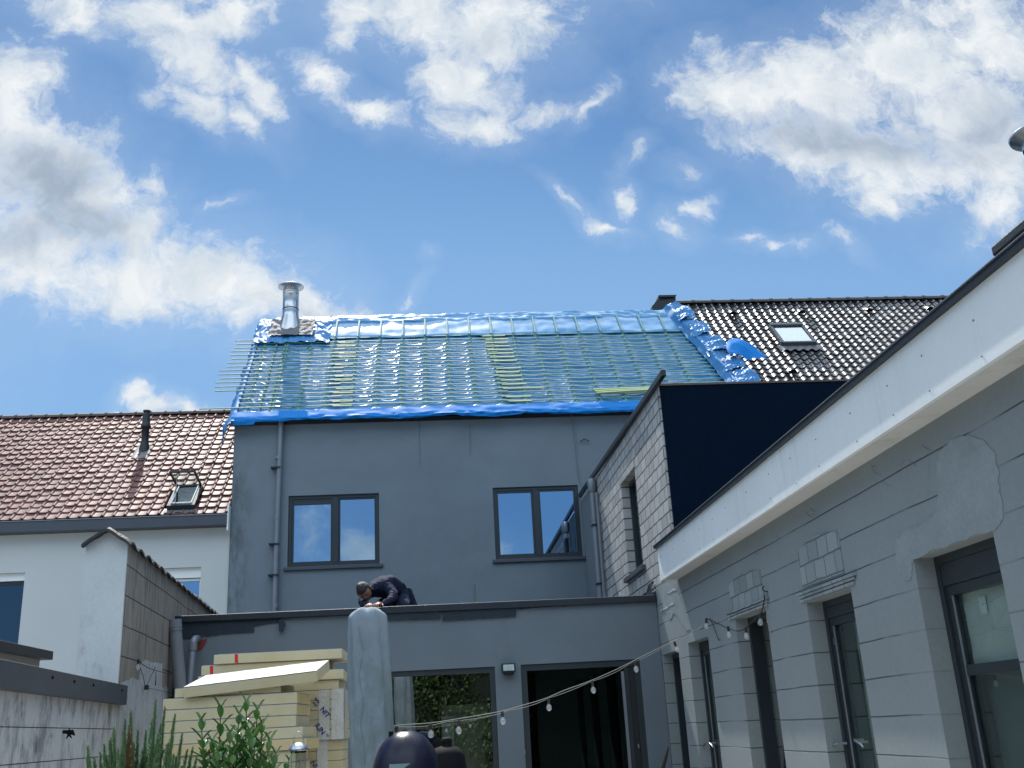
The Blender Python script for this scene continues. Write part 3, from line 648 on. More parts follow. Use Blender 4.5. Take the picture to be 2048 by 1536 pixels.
# left neighbour (red clay tiles)
Lh = thing('house', 'neighbouring white house at left with weathered red tiled roof and an open roof window', 'house', (-3.1, 15.8, GZ))
LS = .85; LE = (15.65, 4.95); LN = Vector((0, -LS, 1)).normalized(); LD = Vector((0, 1, LS)).normalized()
def LPt(x, y, h=0): return Vector((x, y, LE[1]+LS*(y-LE[0])))+LN*h
LW1 = (-7.5, -6.05, 3.05, 4.17); LW2 = (-4.25, -3.465, 3.1, 4.15)
F = FY(15.8)
part('wall', M_white, Lh, lambda m: (wall(m, F, (-15, -3.055), (GZ, 4.88), [LW1, LW2]), m.box((-15, 20.6, GZ), (-3.1, 20.8, 4.9))))
for k, hh in enumerate((LW1, LW2)):
    wn = part('window', M_fascia if k else M_anth, Lh, lambda m: frame(m, F, hh[0], hh[1], hh[2], hh[3]-(.125 if not k else .16), .035, -.16, -.10))
    part('shutter_box', M_fascia, wn, lambda m: ub(m, F, hh[0]+.002, hh[1]-.002, hh[3]-(.11 if not k else .15), hh[3]-.002, -.17, -.06))
    part('pane', G_left if not k else G_up, wn, lambda m: ub(m, F, hh[0]+.035, hh[1]-.035, hh[2]+.035, hh[3]-.16, -.14, -.134))
    part('blind', M_dark if not k else M_curtain, wn, lambda m: ub(m, F, hh[0]+.03, hh[1]-.03, hh[2]+.03, hh[3]-.13, -.26, -.25))
LSK = (-4.02, -3.56, 15.70, 16.22)
def rprof(u):
    if u < .74: return -.004*math.sin(math.pi*u/.74)
    return .028*math.sin(math.pi*(u-.74)/.26)**.8
def f(m): tile_roof(m, -14.45, -3.07, 15.62, 4.93, LS, 18.62, .1675, .196, rprof, .026, 12, lambda x, y: LSK[0]-.02 < x < LSK[1]+.02 and LSK[2] < y < LSK[3]+.0)
part('roof', M_redtile, Lh, f)
part('roof_deck', M_black, Lh, lambda m: m.prism([LPt(-14.5, 15.65, -.04), LPt(-14.5, 18.62, -.04), (-14.5, 20.9, 5.0), (-14.5, 20.8, 4.9), LPt(-14.5, 18.6, -.16), LPt(-14.5, 15.65, -.16)], (11.4, 0, 0)))
part('ridge_tiles', M_ridge, Lh, lambda m: ridge_tiles(m, -14.3, -3.35, 18.62, 7.50, .27, .085))
part('gutter', M_anthm, Lh, lambda m: m.box((-15, 15.58, 4.74), (-3.075, 15.795, 4.895)), bevel=.005)
part('gutter_edge', M_zinc, Lh, lambda m: m.box((-15, 15.57, 4.898), (-3.075, 15.66, 4.912)))
part('corner_trim', M_fascia, Lh, lambda m: m.box((-3.072, 15.60, 4.66), (-3.048, 15.80, 5.06)))
vp_ = thing('roof_vent_pipe', 'slim dark vent pipe with a cap near the ridge of the red tiled roof', 'vent pipe', (-4.88, 17.42, 6.45)); 
def f(m):
    m.lathe([(.10, 6.40), (.085, 6.52), (.062, 6.62), (.060, 6.86), (.085, 6.865), (.088, 6.90), (.070, 6.93), (.065, 7.0), (.052, 7.10), (.045, 7.16)], (-4.88, 17.42, 0), 20)
part('stack', M_black, vp_, f)
part('cap', M_black, vp_, lambda m: (m.lathe([(.062, 7.165), (.064, 7.185), (0, 7.195)], (-4.88, 17.42, 0), 20), m.lathe([(0, 7.164), (.062, 7.165)], (-4.88, 17.42, 0), 20)))
part('slate', M_lead, vp_, lambda m: m.grid(lambda a, b: LPt(-5.02+.28*a, 17.16+.36*b, .03+.006*math.sin(a*9)), 8, 6))
# open roof window
xa, xb = -3.97, -3.60
o = MB()
for a, b in ((LPt(xa, 15.72, .06), LPt(xb, 15.72, .06)), (LPt(xa, 16.20, .06), LPt(xb, 16.20, .06)), (LPt(xa, 15.70, .06), LPt(xa, 16.22, .06)), (LPt(xb, 15.70, .06), LPt(xb, 16.22, .06))): o.bar(a, b, .05, .10, LN)
rw = o.build('roof_window', M_black, Lh, .004); rw['label'] = 'opened roof window with its sash standing up'
part('inner_frame', M_fascia, rw, lambda m: [m.bar(a, b, .014, .02, LN) for a, b in ((LPt(xa+.035, 15.75, .115), LPt(xb-.035, 15.75, .115)), (LPt(xa+.035, 15.75, .115), LPt(xa+.035, 16.17, .115)), (LPt(xb-.035, 15.75, .115), LPt(xb-.035, 16.17, .115)))])
part('pane', G_clear, rw, lambda m: m.obox(LPt(xa+.03, 15.75, .10), Vector((xb-xa-.06, 0, 0)), LD*.54, LN*.005))
part('room_below', M_dark, rw, lambda m: m.obox(LPt(xa+.02, 15.74, -.35), Vector((xb-xa-.04, 0, 0)), LD*.6, LN*.01))
h0, h1 = LPt(xa, 16.20, .11), LPt(xb, 16.20, .11)
e0 = at(340, 944, 0, xa); dv = (e0-h0); dv.x = 0; dv = dv.normalized()*min(dv.length, .62)
sn = Vector((1, 0, 0)).cross(dv).normalized()
sh = part('sash', M_black, rw, lambda m: [m.bar(a, b, .028, .03, sn) for a, b in ((h0, h1), (h0+dv, h1+dv), (h0, h0+dv), (h1, h1+dv))])
part('sash_pane', G_clear, rw, lambda m: m.obox(h0+Vector((.015, 0, 0)), h1-h0-Vector((.03, 0, 0)), dv, sn*.006))
part('stay', M_zinc, rw, lambda m: m.bar(LPt(xa+.10, 15.74, .12), h0+dv*.75+Vector((.08, 0, 0)), .012, .012, LN))
part('apron', M_lead, rw, lambda m: m.grid(lambda a, b: LPt(xa-.06+.50*a, 15.63+.07*b, .03+.012*math.sin(a*18)*(1-b)), 20, 3))

# ---------------------------------------------------------------- flat roofed extension
X_ = thing('extension', 'flat roofed grey extension across the back with a wide window and a dark sliding door', 'house extension', (-2.63, 11, GZ))
F = FY(11.0)
KW = (-.80, .65, .62, 2.21); KD = (.92, 2.19, GZ, 2.215)
part('wall', M_ext, X_, lambda m: (wall(m, F, (-2.63, 2.425), (GZ, 2.80), [KW, KD]), m.box((-2.63, 11.3, GZ), (-2.4, 15.7, 2.8))))
part('roof', M_gravel, X_, lambda m: m.box((-2.62, 11.03, 2.80), (2.425, 15.74, 2.82)))
part('roof_trim', M_black, X_, lambda m: (m.box((-2.72, 10.95, 2.802), (-.52, 11.06, 2.868)), m.box((-.515, 10.955, 2.80), (2.425, 11.06, 2.872))), bevel=.006)
def strip(m, pts, y=10.985, th=.012, mi=0):
    """ragged felt hanging over the wall: pts are (pixel x, top y, bottom y) read off the wall plane"""
    T_ = [at(a, b, 1, y) for a, b, c in pts]; B_ = [at(a, c, 1, y) for a, b, c in pts]
    k = len(pts); vs = T_+B_; fs = [(i, i+1, k+i+1, k+i) for i in range(k-1)]
    m.add(vs, fs); off = Vector((0, th, 0)); m.add([v+off for v in vs], fs)
    m.add(B_+[v+off for v in B_], [(i, i+1, k+i+1, k+i) for i in range(k-1)])
def rag(x0, x1, t0, t1, b0, b1, amp, st=8):
    r_ = []; n_ = max(2, int((x1-x0)/st))
    for i in range(n_+1):
        a = i/n_; x = x0+(x1-x0)*a; r_.append((x, t0+(t1-t0)*a, b0+(b1-b0)*a+amp*noise.noise(Vector((x*.11, b0*.1, 0)))))
    return r_
def f(m):
    strip(m, rag(356, 405, 1235, 1233, 1278, 1276, 2)); strip(m, rag(405, 508, 1233, 1229, 1272, 1263, 3))
    strip(m, rag(508, 562, 1229, 1227, 1252, 1243, 2)); strip(m, rag(562, 700, 1226, 1220, 1232, 1228, 2))
    strip(m, [(558, 1240, 1262), (564, 1238, 1266), (571, 1246, 1250)], 10.95)
part('felt_left', M_felt, X_, f)
def f(m):
    strip(m, rag(775, 881, 1215, 1211, 1240, 1237, 2), 10.972); strip(m, rag(885, 1032, 1211, 1205, 1241, 1232, 2), 10.975)
    strip(m, rag(1034, 1306, 1205, 1196, 1218, 1201, 3), 10.985)
part('felt_right', M_felt, X_, f)
part('roof_outlet', M_lead, X_, lambda m: (m.tube([(at(948, 1205, 1, 13.2)), at(948, 1168, 1, 13.2)], .018, 8), m.box(at(885, 1209, 1, 13.2), at(985, 1207, 1, 13.3)+Vector((0, 0, -.05)))))
kw = part('window', M_anth, X_, lambda m: frame(m, F, KW[0], KW[1], KW[2], KW[3], .055, -.09, -.02))
part('pane', G_dn, kw, lambda m: ub(m, F, KW[0]+.05, KW[1]-.055, KW[2]+.05, KW[3]-.055, -.06, -.05))
kd = part('sliding_door', M_anth, X_, lambda m: (frame(m, F, KD[0], KD[1], KD[2], KD[3], .065, -.10, -.02, bottom=False), ub(m, F, 2.02, 2.06, GZ, 2.15, -.09, -.03)))
part('door_pane', G_door, kd, lambda m: ub(m, F, KD[0]+.06, 2.025, GZ, KD[3]-.06, -.065, -.055))
part('door_leaf', M_door, kd, lambda m: ub(m, F, 2.062, KD[1]-.067, GZ, KD[3]-.067, -.08, -.04))
part('reveal_strip', M_pvc, kd, lambda m: ub(m, F, 1.985, 2.016, GZ, 2.10, -.05, -.035))
part('handle', M_zinc, kd, lambda m: m.box(at(1048, 1500, 1, 10.97), at(1051, 1508, 1, 10.95)))
part('handle', M_zinc, kd, lambda m: m.box(at(1275, 1488, 1, 10.97), at(1279, 1496, 1, 10.95)))
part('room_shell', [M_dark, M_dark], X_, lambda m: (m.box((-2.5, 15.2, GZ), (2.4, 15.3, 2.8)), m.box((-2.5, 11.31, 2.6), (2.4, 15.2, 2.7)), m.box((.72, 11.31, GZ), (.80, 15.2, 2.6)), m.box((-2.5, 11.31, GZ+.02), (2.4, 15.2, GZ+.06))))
part('exposed_brick', mat('exposed red brick', (.16, .035, .025), .9, .3, 20), X_, lambda m: m.prism([at(388, 1281, 1, 10.994), at(414, 1278, 1, 10.994), at(411, 1288, 1, 10.994), at(404, 1299, 1, 10.994), at(392, 1303, 1, 10.994)], (0, .003, 0)))
# things inside, seen through the window
q0, q1 = at(886, 1500, 1, 11.5), at(990, 1406, 1, 11.5)
c_ = thing('stand_in_block', 'beige block added inside the extension for the bright area in the wide window', 'stand_in_block', (q0.x, 11.5, GZ))  # added block; its beige stands in for a bright area in the window
part('block_body', M_beige, c_, lambda m: m.box((q0.x, 11.5, GZ+.06), (q1.x, 11.9, q1.z)))
part('door', M_beige, c_, lambda m: m.box((q0.x+.02, 11.485, GZ+.2), ((q0.x+q1.x)/2-.005, 11.5-.001, q1.z-.02)))
part('door', M_beige, c_, lambda m: m.box(((q0.x+q1.x)/2+.005, 11.485, GZ+.2), (q1.x-.02, 11.5-.001, q1.z-.02)))
q0, q1 = at(884, 1480, 1, 11.36), at(908, 1431, 1, 11.36)
w_ = thing('lamp_shade_stand', 'tall white rectangular floor lamp standing inside behind the window', 'lamp', (q0.x, 11.36, GZ))
part('shade', M_whitep, w_, lambda m: m.box((q0.x, 11.36, q0.z-.05), (q1.x, 11.44, q1.z)), bevel=.01)
part('post', M_black, w_, lambda m: m.tube([((q0.x+q1.x)/2, 11.40, GZ+.06), ((q0.x+q1.x)/2, 11.40, q0.z-.05)], .015, 8))
pc = at(979, 1500, 1, 11.25)
p_ = thing('potted_palm', 'small dark spiky potted plant on the window sill inside the extension', 'plant', (pc.x, 11.25, pc.z-.1))
part('pot', M_black, p_, lambda m: m.lathe([(.035, pc.z-.12), (.05, pc.z-.02), (.045, pc.z-.02), (0, pc.z-.03)], (pc.x, 11.25, 0), 12))
part('stem', M_wood, p_, lambda m: m.tube([(pc.x, 11.25, pc.z-.03), (pc.x+.005, 11.25, pc.z+.10)], .010, 6))
def f(m):
    for i in range(26):
        a = random.uniform(0, 6.28); e = random.uniform(.1, 1.3); d = Vector((math.cos(a)*math.cos(e), math.sin(a)*math.cos(e)*.6, math.sin(e))); s0 = Vector((pc.x+.005, 11.25, pc.z+.06+random.random()*.06)); q = d.orthogonal().normalized()*.006
        m.add([s0-q, s0+q, s0+d*.07+q-Vector((0, 0, .005)), s0+d*.11-Vector((0, 0, .03))], [(0, 1, 2, 3)])
part('leaves', mat('dark leaf', (.02, .04, .02), .6), p_, f)
part('inner_sill', M_dark, X_, lambda m: m.box((-.8, 11.31, 1.10), (.65, 11.5, 1.14)))

# floodlight
q0, q1 = at(1004, 1349, 1, 10.93), at(1030, 1326, 1, 10.93)
fl_ = thing('floodlight', 'square black framed floodlight on the wall between window and sliding door', 'floodlight', (q0.x, 10.98, q0.z))
part('housing', M_black, fl_, lambda m: (m.box((q0.x, 10.90, q0.z+.02), (q1.x, 10.995, q1.z)), m.prism([(q0.x+.01, 10.90, q0.z+.018), (q1.x-.01, 10.90, q0.z+.018), (q1.x-.03, 10.92, q0.z-.008), (q0.x+.03, 10.92, q0.z-.008)], (0, .06, 0))), bevel=.004)
part('lens', mat('ribbed lamp glass', (.42, .50, .48), .25, .35, 60, bump=.6, bscale=40, spec=.7), fl_, lambda m: m.box((q0.x+.014, 10.893, q0.z+.034), (q1.x-.014, 10.901, q1.z-.014)))

# ---------------------------------------------------------------- low building on the right
B = thing('low_building', 'low grey block building with a deep white roof fascia and dark doors', 'outbuilding', (2.43, 4, GZ))
F = FX(2.43)
O = [(4.20, 4.97, GZ, 2.30), (5.80, 6.54, GZ, 2.265), (7.37, 8.17, GZ, 2.33), (9.05, 9.80, GZ, 2.27), (10.21, 10.94, GZ, 2.24)]
part('wall', M_block, B, lambda m: (wall(m, F, (-3, 10.997), (GZ, 2.96), O), m.box((2.8, -3, GZ), (6, -2.8, 2.95)), m.box((5.9, -2.8, GZ), (6, 9.9, 2.95))))
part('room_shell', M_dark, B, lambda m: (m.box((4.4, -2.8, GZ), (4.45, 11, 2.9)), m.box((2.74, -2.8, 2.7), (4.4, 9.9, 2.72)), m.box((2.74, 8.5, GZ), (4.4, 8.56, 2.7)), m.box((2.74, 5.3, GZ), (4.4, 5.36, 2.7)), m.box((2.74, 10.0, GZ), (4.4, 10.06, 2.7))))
FZ0, FZ1 = 2.885, 3.205
fa = part('fascia', M_fascia, B, lambda m: (m.box((2.255, -3, FZ0), (2.28, 6.42, FZ1)), m.box((2.257, 6.424, FZ0), (2.282, 9.955, FZ1)), m.box((2.2825, 9.93, FZ0), (2.427, 9.955, FZ1))))
def f(m):
    for k in range(26):
        y = -1.5+.47*k+random.uniform(-.05, .05)
        for z_ in (FZ0+.05, FZ1-.11):
            m.lathe([(.0048, 0), (.004, .003), (0, .004)], (2.254, y+random.uniform(-.05, .05), z_+random.uniform(-.01, .01)), 8, axis=(-1, 0, 0))
part('screw_heads', M_lead, fa, f)
part('soffit', M_soffit, B, lambda m: m.box((2.28, -3, FZ0+.006), (2.43, 9.93, FZ0+.016)))
part('roof_trim', M_black, B, lambda m: (m.box((2.226, -3, FZ1), (2.45, 9.975, FZ1+.020)), m.box((2.221, -3, FZ1+.0205), (2.25, 9.98, FZ1+.026))))
part('roof_trim_bead', M_lead, B, lambda m: m.box((2.219, -3, FZ1+.0265), (2.236, 9.98, FZ1+.031)))
part('roof', M_gravel, B, lambda m: m.box((2.45, -3, FZ1-.05), (6, 9.92, FZ1)))
part('roof_upstand', M_black, B, lambda m: (m.box((3.1, .5, FZ1), (4.1, 4.2, 3.70)), m.box((2.90, .2, 3.745), (4.3, 4.50, 3.80)), m.box((2.93, .3, 3.70), (4.2, 4.4, 3.743))), bevel=.01)
def f(m):
    c = (3.42, 4.62, 0)
    m.lathe([(.105, 3.2), (.105, 4.20), (.112, 4.205), (.112, 4.25), (.105, 4.255), (.105, 4.33), (.118, 4.335), (.118, 4.40), (.108, 4.41), (.108, 4.44)], c, 32)
    m.lathe([(.112, 4.46), (.112, 4.50), (.165, 4.53), (.170, 4.545), (.12, 4.57), (.0, 4.58)], c, 32)
    for k in range(4):
        a = k*1.57+.5; m.box((c[0]+.10*math.cos(a)-.006, c[1]+.10*math.sin(a)-.006, 4.42), (c[0]+.10*math.cos(a)+.006, c[1]+.10*math.sin(a)+.006, 4.54))
part('flue', M_steel, B, f)
part('flue_seam', M_rubber, B, lambda m: m.lathe([(.113, 4.215), (.1135, 4.22), (.113, 4.225)], (3.42, 4.62, 0), 32))
# bricked up arches, repair plaster, mouldings, scratches
def arch(m, y0, y1, z0, z1, rise, d=.006, n_=10):
    P = [(2.43, y0, z0)]+[(2.43, y0+(y1-y0)*i/n_, z1+rise*math.sin(math.pi*i/n_)) for i in range(n_+1)]+[(2.43, y1, z0)]
    m.prism([(2.4295, p[1], p[2]) for p in P], (-d, 0, 0))
part('brick_infill', M_infill, B, lambda m: arch(m, 7.38, 8.22, 2.385, 2.60, .045))
part('brick_infill', M_infill, B, lambda m: arch(m, 5.85, 6.55, 2.36, 2.60, .045))
def mould(m, y0, y1, z0):
    for k, (dz, dd) in enumerate(((0, .014), (.026, .010), (.046, .016))):
        ub(m, F, y0-.02*k, y1+.02*k, z0+dz, z0+dz+.016, 0, dd)
part('moulding', M_infill, B, lambda m: mould(m, 7.30, 8.32, 2.335)); part('moulding', M_infill, B, lambda m: mould(m, 5.72, 6.62, 2.275))
def blob(m, pts, d):
    q = []
    n_ = len(pts)
    for i in range(n_):
        a, b = Vector(pts[i]), Vector(pts[(i+1) % n_])
        for k in range(8):
            p = a.lerp(b, k/8); s_ = .022*noise.noise(Vector((p[0]*9, p[1]*9, 3)))+.010*noise.noise(Vector((p[0]*40, p[1]*40, 3))); q.append((2.4295, p[0]+s_, p[1]+s_))
    m.prism(q, (-d, 0, 0))
W = lambda x, y: (at(x, y, 0, 2.43).y, at(x, y, 0, 2.43).z)
part('repair_patch', M_plaster, B, lambda m: blob(m, [W(*p) for p in ((1796, 1075), (1793, 1120), (1800, 1152), (1813, 1160), (1824, 1150), (1826, 1117), (1900, 1088), (1984, 1058), (2006, 1048), (2008, 1000), (2000, 950), (1990, 905), (1968, 880), (1935, 872), (1900, 878), (1880, 900), (1873, 940), (1878, 985), (1868, 1025), (1845, 1048), (1815, 1058))], .0035))
part('repair_patch', M_plaster, B, lambda m: blob(m, [W(*p) for p in ((1325, 1170), (1352, 1166), (1366, 1210), (1382, 1262), (1374, 1262), (1350, 1225), (1340, 1240), (1328, 1215))], .003))
M_chalk = mat('white chalky smear', (.46, .47, .45), .9, .2, 20)
def crumbs(m, pts):
    P_ = [Vector((2.4285, *W(*p))) for p in pts]; Q_ = smooth(P_, 10); up_, lo_ = [], []
    for i, p in enumerate(Q_):
        w_ = (.004+.020*abs(noise.noise(Vector((p.y*17, p.z*23, 1)))))*math.sin(math.pi*(i+.3)/(len(Q_)-.4)); dz = .012*noise.noise(Vector((p.y*30, 2, p.z*30)))
        up_.append(p+Vector((0, 0, w_+dz))); lo_.append(p+Vector((0, 0, -w_*.8+dz)))
    m.prism(up_+lo_[::-1], (-.005, 0, 0))
def smooth(pts, k=5):
    out = []
    for i in range(len(pts)-1):
        a, b, c, d = pts[max(i-1, 0)], pts[i], pts[i+1], pts[min(i+2, len(pts)-1)]
        for j in range(k):
            t_ = j/k; out.append(.5*((2*b)+(c-a)*t_+(2*a-5*b+4*c-d)*t_*t_+(3*b-a-3*c+d)*t_**3))
    return out+[pts[-1]]
part('mortar_smear', M_chalk, B, lambda m: crumbs(m, [(1322, 1222), (1330, 1218), (1340, 1212), (1350, 1206)]))
part('mortar_smear', M_chalk, B, lambda m: crumbs(m, [(1335, 1187), (1345, 1182), (1354, 1178)]))
rk = random.Random(5)
def f(m):
    # thin white scuffs below the soffit
    for k in range(30):
        y = rk.uniform(4.5, 9.6); z_ = rk.uniform(2.74, 2.88); L_ = rk.uniform(.03, .10); s_ = rk.uniform(-.7, .2)
        m.tube([(2.4285, y, z_), (2.4285, y-L_*.5, z_+s_*L_*.5-.01), (2.4285, y-L_, z_+s_*L_)], rk.uniform(.0008, .0022), 4)
part('scuffs', M_plaster, B, f)
# doors
def door(o, lab, transom=None, curtain=M_curtain, hdr=.10):
    y0, y1, z0, z1 = o; d = part('door', M_anth, B, lambda m: (frame(m, F, y0, y1, z0, z1, .042, -.20, -.105, bottom=False), ub(m, F, y0+.042, y1-.042, z1-.05-hdr, z1-.044, -.19, -.108)), label=lab)
    part('leaf_frame', M_anth, d, lambda m: (frame(m, F, y0+.044, y1-.044, z0, z1-.052-hdr, .046, -.17, -.118), transom and ub(m, F, y0+.092, y1-.092, transom, transom+.05, -.168, -.120)))
    part('pane', G_side, d, lambda m: ub(m, F, y0+.088, y1-.088, z0+.045, z1-.098-hdr, -.142, -.138))
    part('bead', M_pvc, d, lambda m: ub(m, F, y1-.096, y1-.0915, z0+.05, z1-.10-hdr, -.125, -.116))
    if curtain: part('blind', curtain, d, lambda m: ub(m, F, y0+.08, y1-.08, z0, z1-.1, -.27, -.262))
    return d
def handle(d, y, z_, s=1):
    part('handle', M_steel, d, lambda m: (m.tube([(2.53, y, z_), (2.475, y, z_)], .009, 8), m.tube([(2.478, y, z_+.004), (2.470, y-s*.03, z_+.0), (2.472, y-s*.10, z_-.02), (2.476, y-s*.115, z_-.035)], [.008, .008, .007, .006], 8)))
d1 = door(O[0], 'nearest door, with milky plastic behind cracked upper glass', 1.72, None, .10)
d2 = door(O[1], 'narrow glazed door, second from the camera', None, M_curtain, .06)
d4 = door(O[3], 'fourth door, closed, beside the far corner', 1.35, mat('dark green blind', (.13, .19, .18), .8, .1, 3), .03)
handle(d2, 6.47, 1.40, -1); handle(d2, 6.20, 1.42, 1); handle(d4, 9.70, 1.36, -1); handle(d4, 9.58, 1.37, 1)
part('lock', M_steel, d2, lambda m: m.box((2.548, 6.465, 1.99), (2.545, 6.475, 2.03)))
y0, y1 = O[0][:2]
part('plastic_sheet', M_sheet, d1, lambda m: m.grid(lambda a, b: (2.60+.012*noise.noise(Vector((a*4, b*5, 0))), y0+.07+(y1-y0-.14)*a, 1.76+.38*b), 20, 20))
part('lower_blind', mat('dim green interior board', (.14, .165, .16), .8, .2, 2), d1, lambda m: m.box((2.66, y0+.05, GZ), (2.67, y1-.05, 1.74)))
part('paper_strip', M_whitep, d1, lambda m: m.box((2.592, 4.66, 1.99), (2.594, 4.72, 2.07)))
part('dark_corner', mat('grey board', (.16, .2, .2), .8, .1), d1, lambda m: m.box((2.590, 4.31, 1.76), (2.593, 4.42, 1.86)))
part('blue_sticker', mat('blue sticker', (.03, .10, .40), .6, .3, 30), d1, lambda m: m.lathe([(0, .003), (.014, .003), (.016, 0)], (2.588, 4.44, 1.945), 20, axis=(-1, 0, 0)))
part('blue_halo', mat('faded blue ink', (.22, .34, .52), .6, .3, 30), d1, lambda m: m.lathe([(0, .002), (.024, .002), (.025, 0)], (2.590, 4.44, 1.945), 20, axis=(-1, 0, 0)))
def f(m):
    c = Vector((2.574, 4.60, 1.915)); ends_ = [(4.845, 2.06), (4.85, 1.98), (4.84, 1.90), (4.80, 2.10), (4.70, 2.12), (4.60, 2.13), (4.34, 2.05), (4.32, 1.86), (4.42, 1.78), (4.83, 1.80), (4.72, 1.76), (4.32, 1.92)]
    for (a, b) in ends_:
        e_ = Vector((2.574, a, b)); md = c.lerp(e_, .5)+Vector((0, random.uniform(-.012, .012), random.uniform(-.008, .008)))
        m.tube([c, md, e_], .0008, 4)
    m.tube([(2.574, 4.67, 2.03), (2.574, 4.58, 2.035), (2.574, 4.50, 2.05), (2.574, 4.36, 2.07)], .002, 4)
part('glass_cracks', M_chalk, d1, f)
# two tilted doors
def tilted(o, lab):
    y0, y1, z0, z1 = o
    d = part('door', M_anth, B, lambda m: frame(m, F, y0, y1, z0, z1, .045, -.20, -.10, bottom=False), label=lab)
    a = math.radians(7); P = lambda y, h: Vector((2.58+math.sin(a)*h, y, z0+.03+math.cos(a)*h)); H_ = z1-z0-.11; n_ = Vector((-1, 0, math.tan(a)))
    s_ = part('tilted_leaf', M_anth, d, lambda m: [m.bar(p, q, .07, .06, n_) for p, q in ((P(y0+.08, 0), P(y0+.08, H_)), (P(y1-.08, 0), P(y1-.08, H_)), (P(y0+.08, H_-.03), P(y1-.08, H_-.03)), (P(y0+.08, .04), P(y1-.08, .04)))])
    part('pane', G_side, s_, lambda m: m.obox(P(y0+.10, .05), (0, y1-y0-.2, 0), P(0, H_-.1)-P(0, 0), Vector((.005, 0, 0))))
    part('inner_curtain', mat('grey net curtain', (.26, .27, .24), .9, .2, 8), d, lambda m: m.grid(lambda u, v: (2.80+.012*math.sin(u*26), y0+.05+(y1-y0)*.55*u, z0+.02+(H_)*v), 40, 2))
tilted(O[2], 'third door, leaf tilted inwards'); tilted(O[4], 'farthest door, leaf tilted inwards, in the corner')

# ---------------------------------------------------------------- brick annex
A = thing('annex', 'upper storey annex with pale brick side and dark bitumen front above the low building', 'house extension', (2.43, 9.93, 2.9))
AW = [(11.50, 12.42, 3.27, 4.43)]
part('brick_wall', M_brick, A, lambda m: wall(m, F, (9.955, 15.74), (2.965, 4.95), AW, .28))
part('front_wall', M_bitumen, A, lambda m: m.box((2.448, 9.935, 2.97), (9, 10.1, 4.905)))
part('front_trim', mat('rusty brown edging', (.10, .065, .05), .6, .3, 10), A, lambda m: m.box((2.44, 9.925, 4.906), (9, 10.0, 4.925)))
part('corner_felt', M_felt, A, lambda m: m.grid(lambda a, b: (2.4255, 9.965+.05*abs(noise.noise(Vector((b*9, 2, 0))))*a, 3.05+1.85*b), 2, 40))
part('roof', M_gravel, A, lambda m: m.box((2.5, 10.1, 4.86), (9, 15.7, 4.9)))
part('verge_trim', M_black, A, lambda m: m.bar((2.405, 9.54, 4.915), (2.405, 15.72, 5.03), .05, .07), bevel=.008)
part('grey_band', M_ext, A, lambda m: (wall(m, FX(2.426), (14.86, 15.74), (2.83, 4.94), [], .01), wall(m, FX(2.4265), (14.30, 14.50), (2.83, 4.8), [], .01), m.box((2.422, 14.3, 4.30), (2.4265, 14.9, 4.9))))
part('narrow_opening', M_black, A, lambda m: m.box((2.4222, 14.50, 2.84), (2.4255, 14.86, 4.35)))
part('rough_reveal', M_plaster, A, lambda m: m.grid(lambda a, b: (2.4175+.004*noise.noise(Vector((b*20, a*3, 0))), 14.86-.10*a-.02*noise.noise(Vector((b*16, 0, 0))), 2.84+1.46*b), 3, 60))
aw = part('window', M_anth, A, lambda m: frame(m, F, AW[0][0], AW[0][1], AW[0][2], AW[0][3], .05, -.17, -.10))
part('pane', G_side, aw, lambda m: ub(m, F, AW[0][0]+.05, AW[0][1]-.05, AW[0][2]+.05, AW[0][3]-.05, -.14, -.135))
part('open_sash', M_anth, aw, lambda m: [m.bar(p, q, .05, .05, (1, 0, 0)) for p, q in (((2.59, 12.36, 3.33), (2.72, 12.36, 4.36)), ((2.59, 11.56, 3.33), (2.72, 11.56, 4.36)), ((2.72, 12.36, 4.34), (2.72, 11.56, 4.34)))])
part('curtain', mat('pale net curtain', (.45, .46, .45), .9, .1), aw, lambda m: m.grid(lambda u, v: (2.85+.01*math.sin(u*30), 11.75+.5*u, 3.3+1.1*v), 40, 2))
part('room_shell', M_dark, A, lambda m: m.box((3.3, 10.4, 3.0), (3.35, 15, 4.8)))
part('sill', M_anthm, A, lambda m: ub(m, F, AW[0][0]-.12, AW[0][1]+.12, AW[0][2]-.06, AW[0][2]-.002, -.12, .05), bevel=.005)
part('soldier_course', M_brick, A, lambda m: [ub(m, F, 11.46+.062*k, 11.46+.062*k+.050, 4.435, 4.60, 0, .0045) for k in range(17)])
def f(m):
    m.tube([(2.36, 14.22, 4.86), (2.36, 14.22, 2.86)], .045, 12)
    m.lathe([(.05, 4.74), (.062, 4.76), (.066, 4.90), (.05, 4.94)], (2.36, 14.22, 0), 12)
    for z_ in (4.36, 3.60): m.lathe([(.05, -.03), (.05, .03)], (2.36, 14.22, z_), 12)
dp = part('downpipe', M_zinc, A, f)
for z_ in (4.25, 3.42): part('pipe_clip', M_black, dp, lambda m: m.box((2.31, 14.16, z_), (2.425, 14.29, z_+.025)))
part('downpipe', M_pvc, A, lambda m: m.tube([(2.39, 14.05, 4.70), (2.39, 14.05, 2.86)], .026, 10))
part('corner_debris', M_chalk, A, lambda m: [m.lathe([(0, -.01), (.02, 0), (0, .014)], (2.42+random.uniform(-.02, 0), random.uniform(10.9, 11.05), random.uniform(2.9, 2.99)), 6) for k in range(8)])
part('step_flashing', M_felt, A, lambda m: m.prism([(2.424, 11.03, 2.83), (2.424, 12.4, 2.83), (2.424, 12.2, 2.88), (2.424, 11.5, 2.90), (2.424, 11.25, 3.02), (2.424, 11.03, 3.03)], (-.012, 0, 0)))

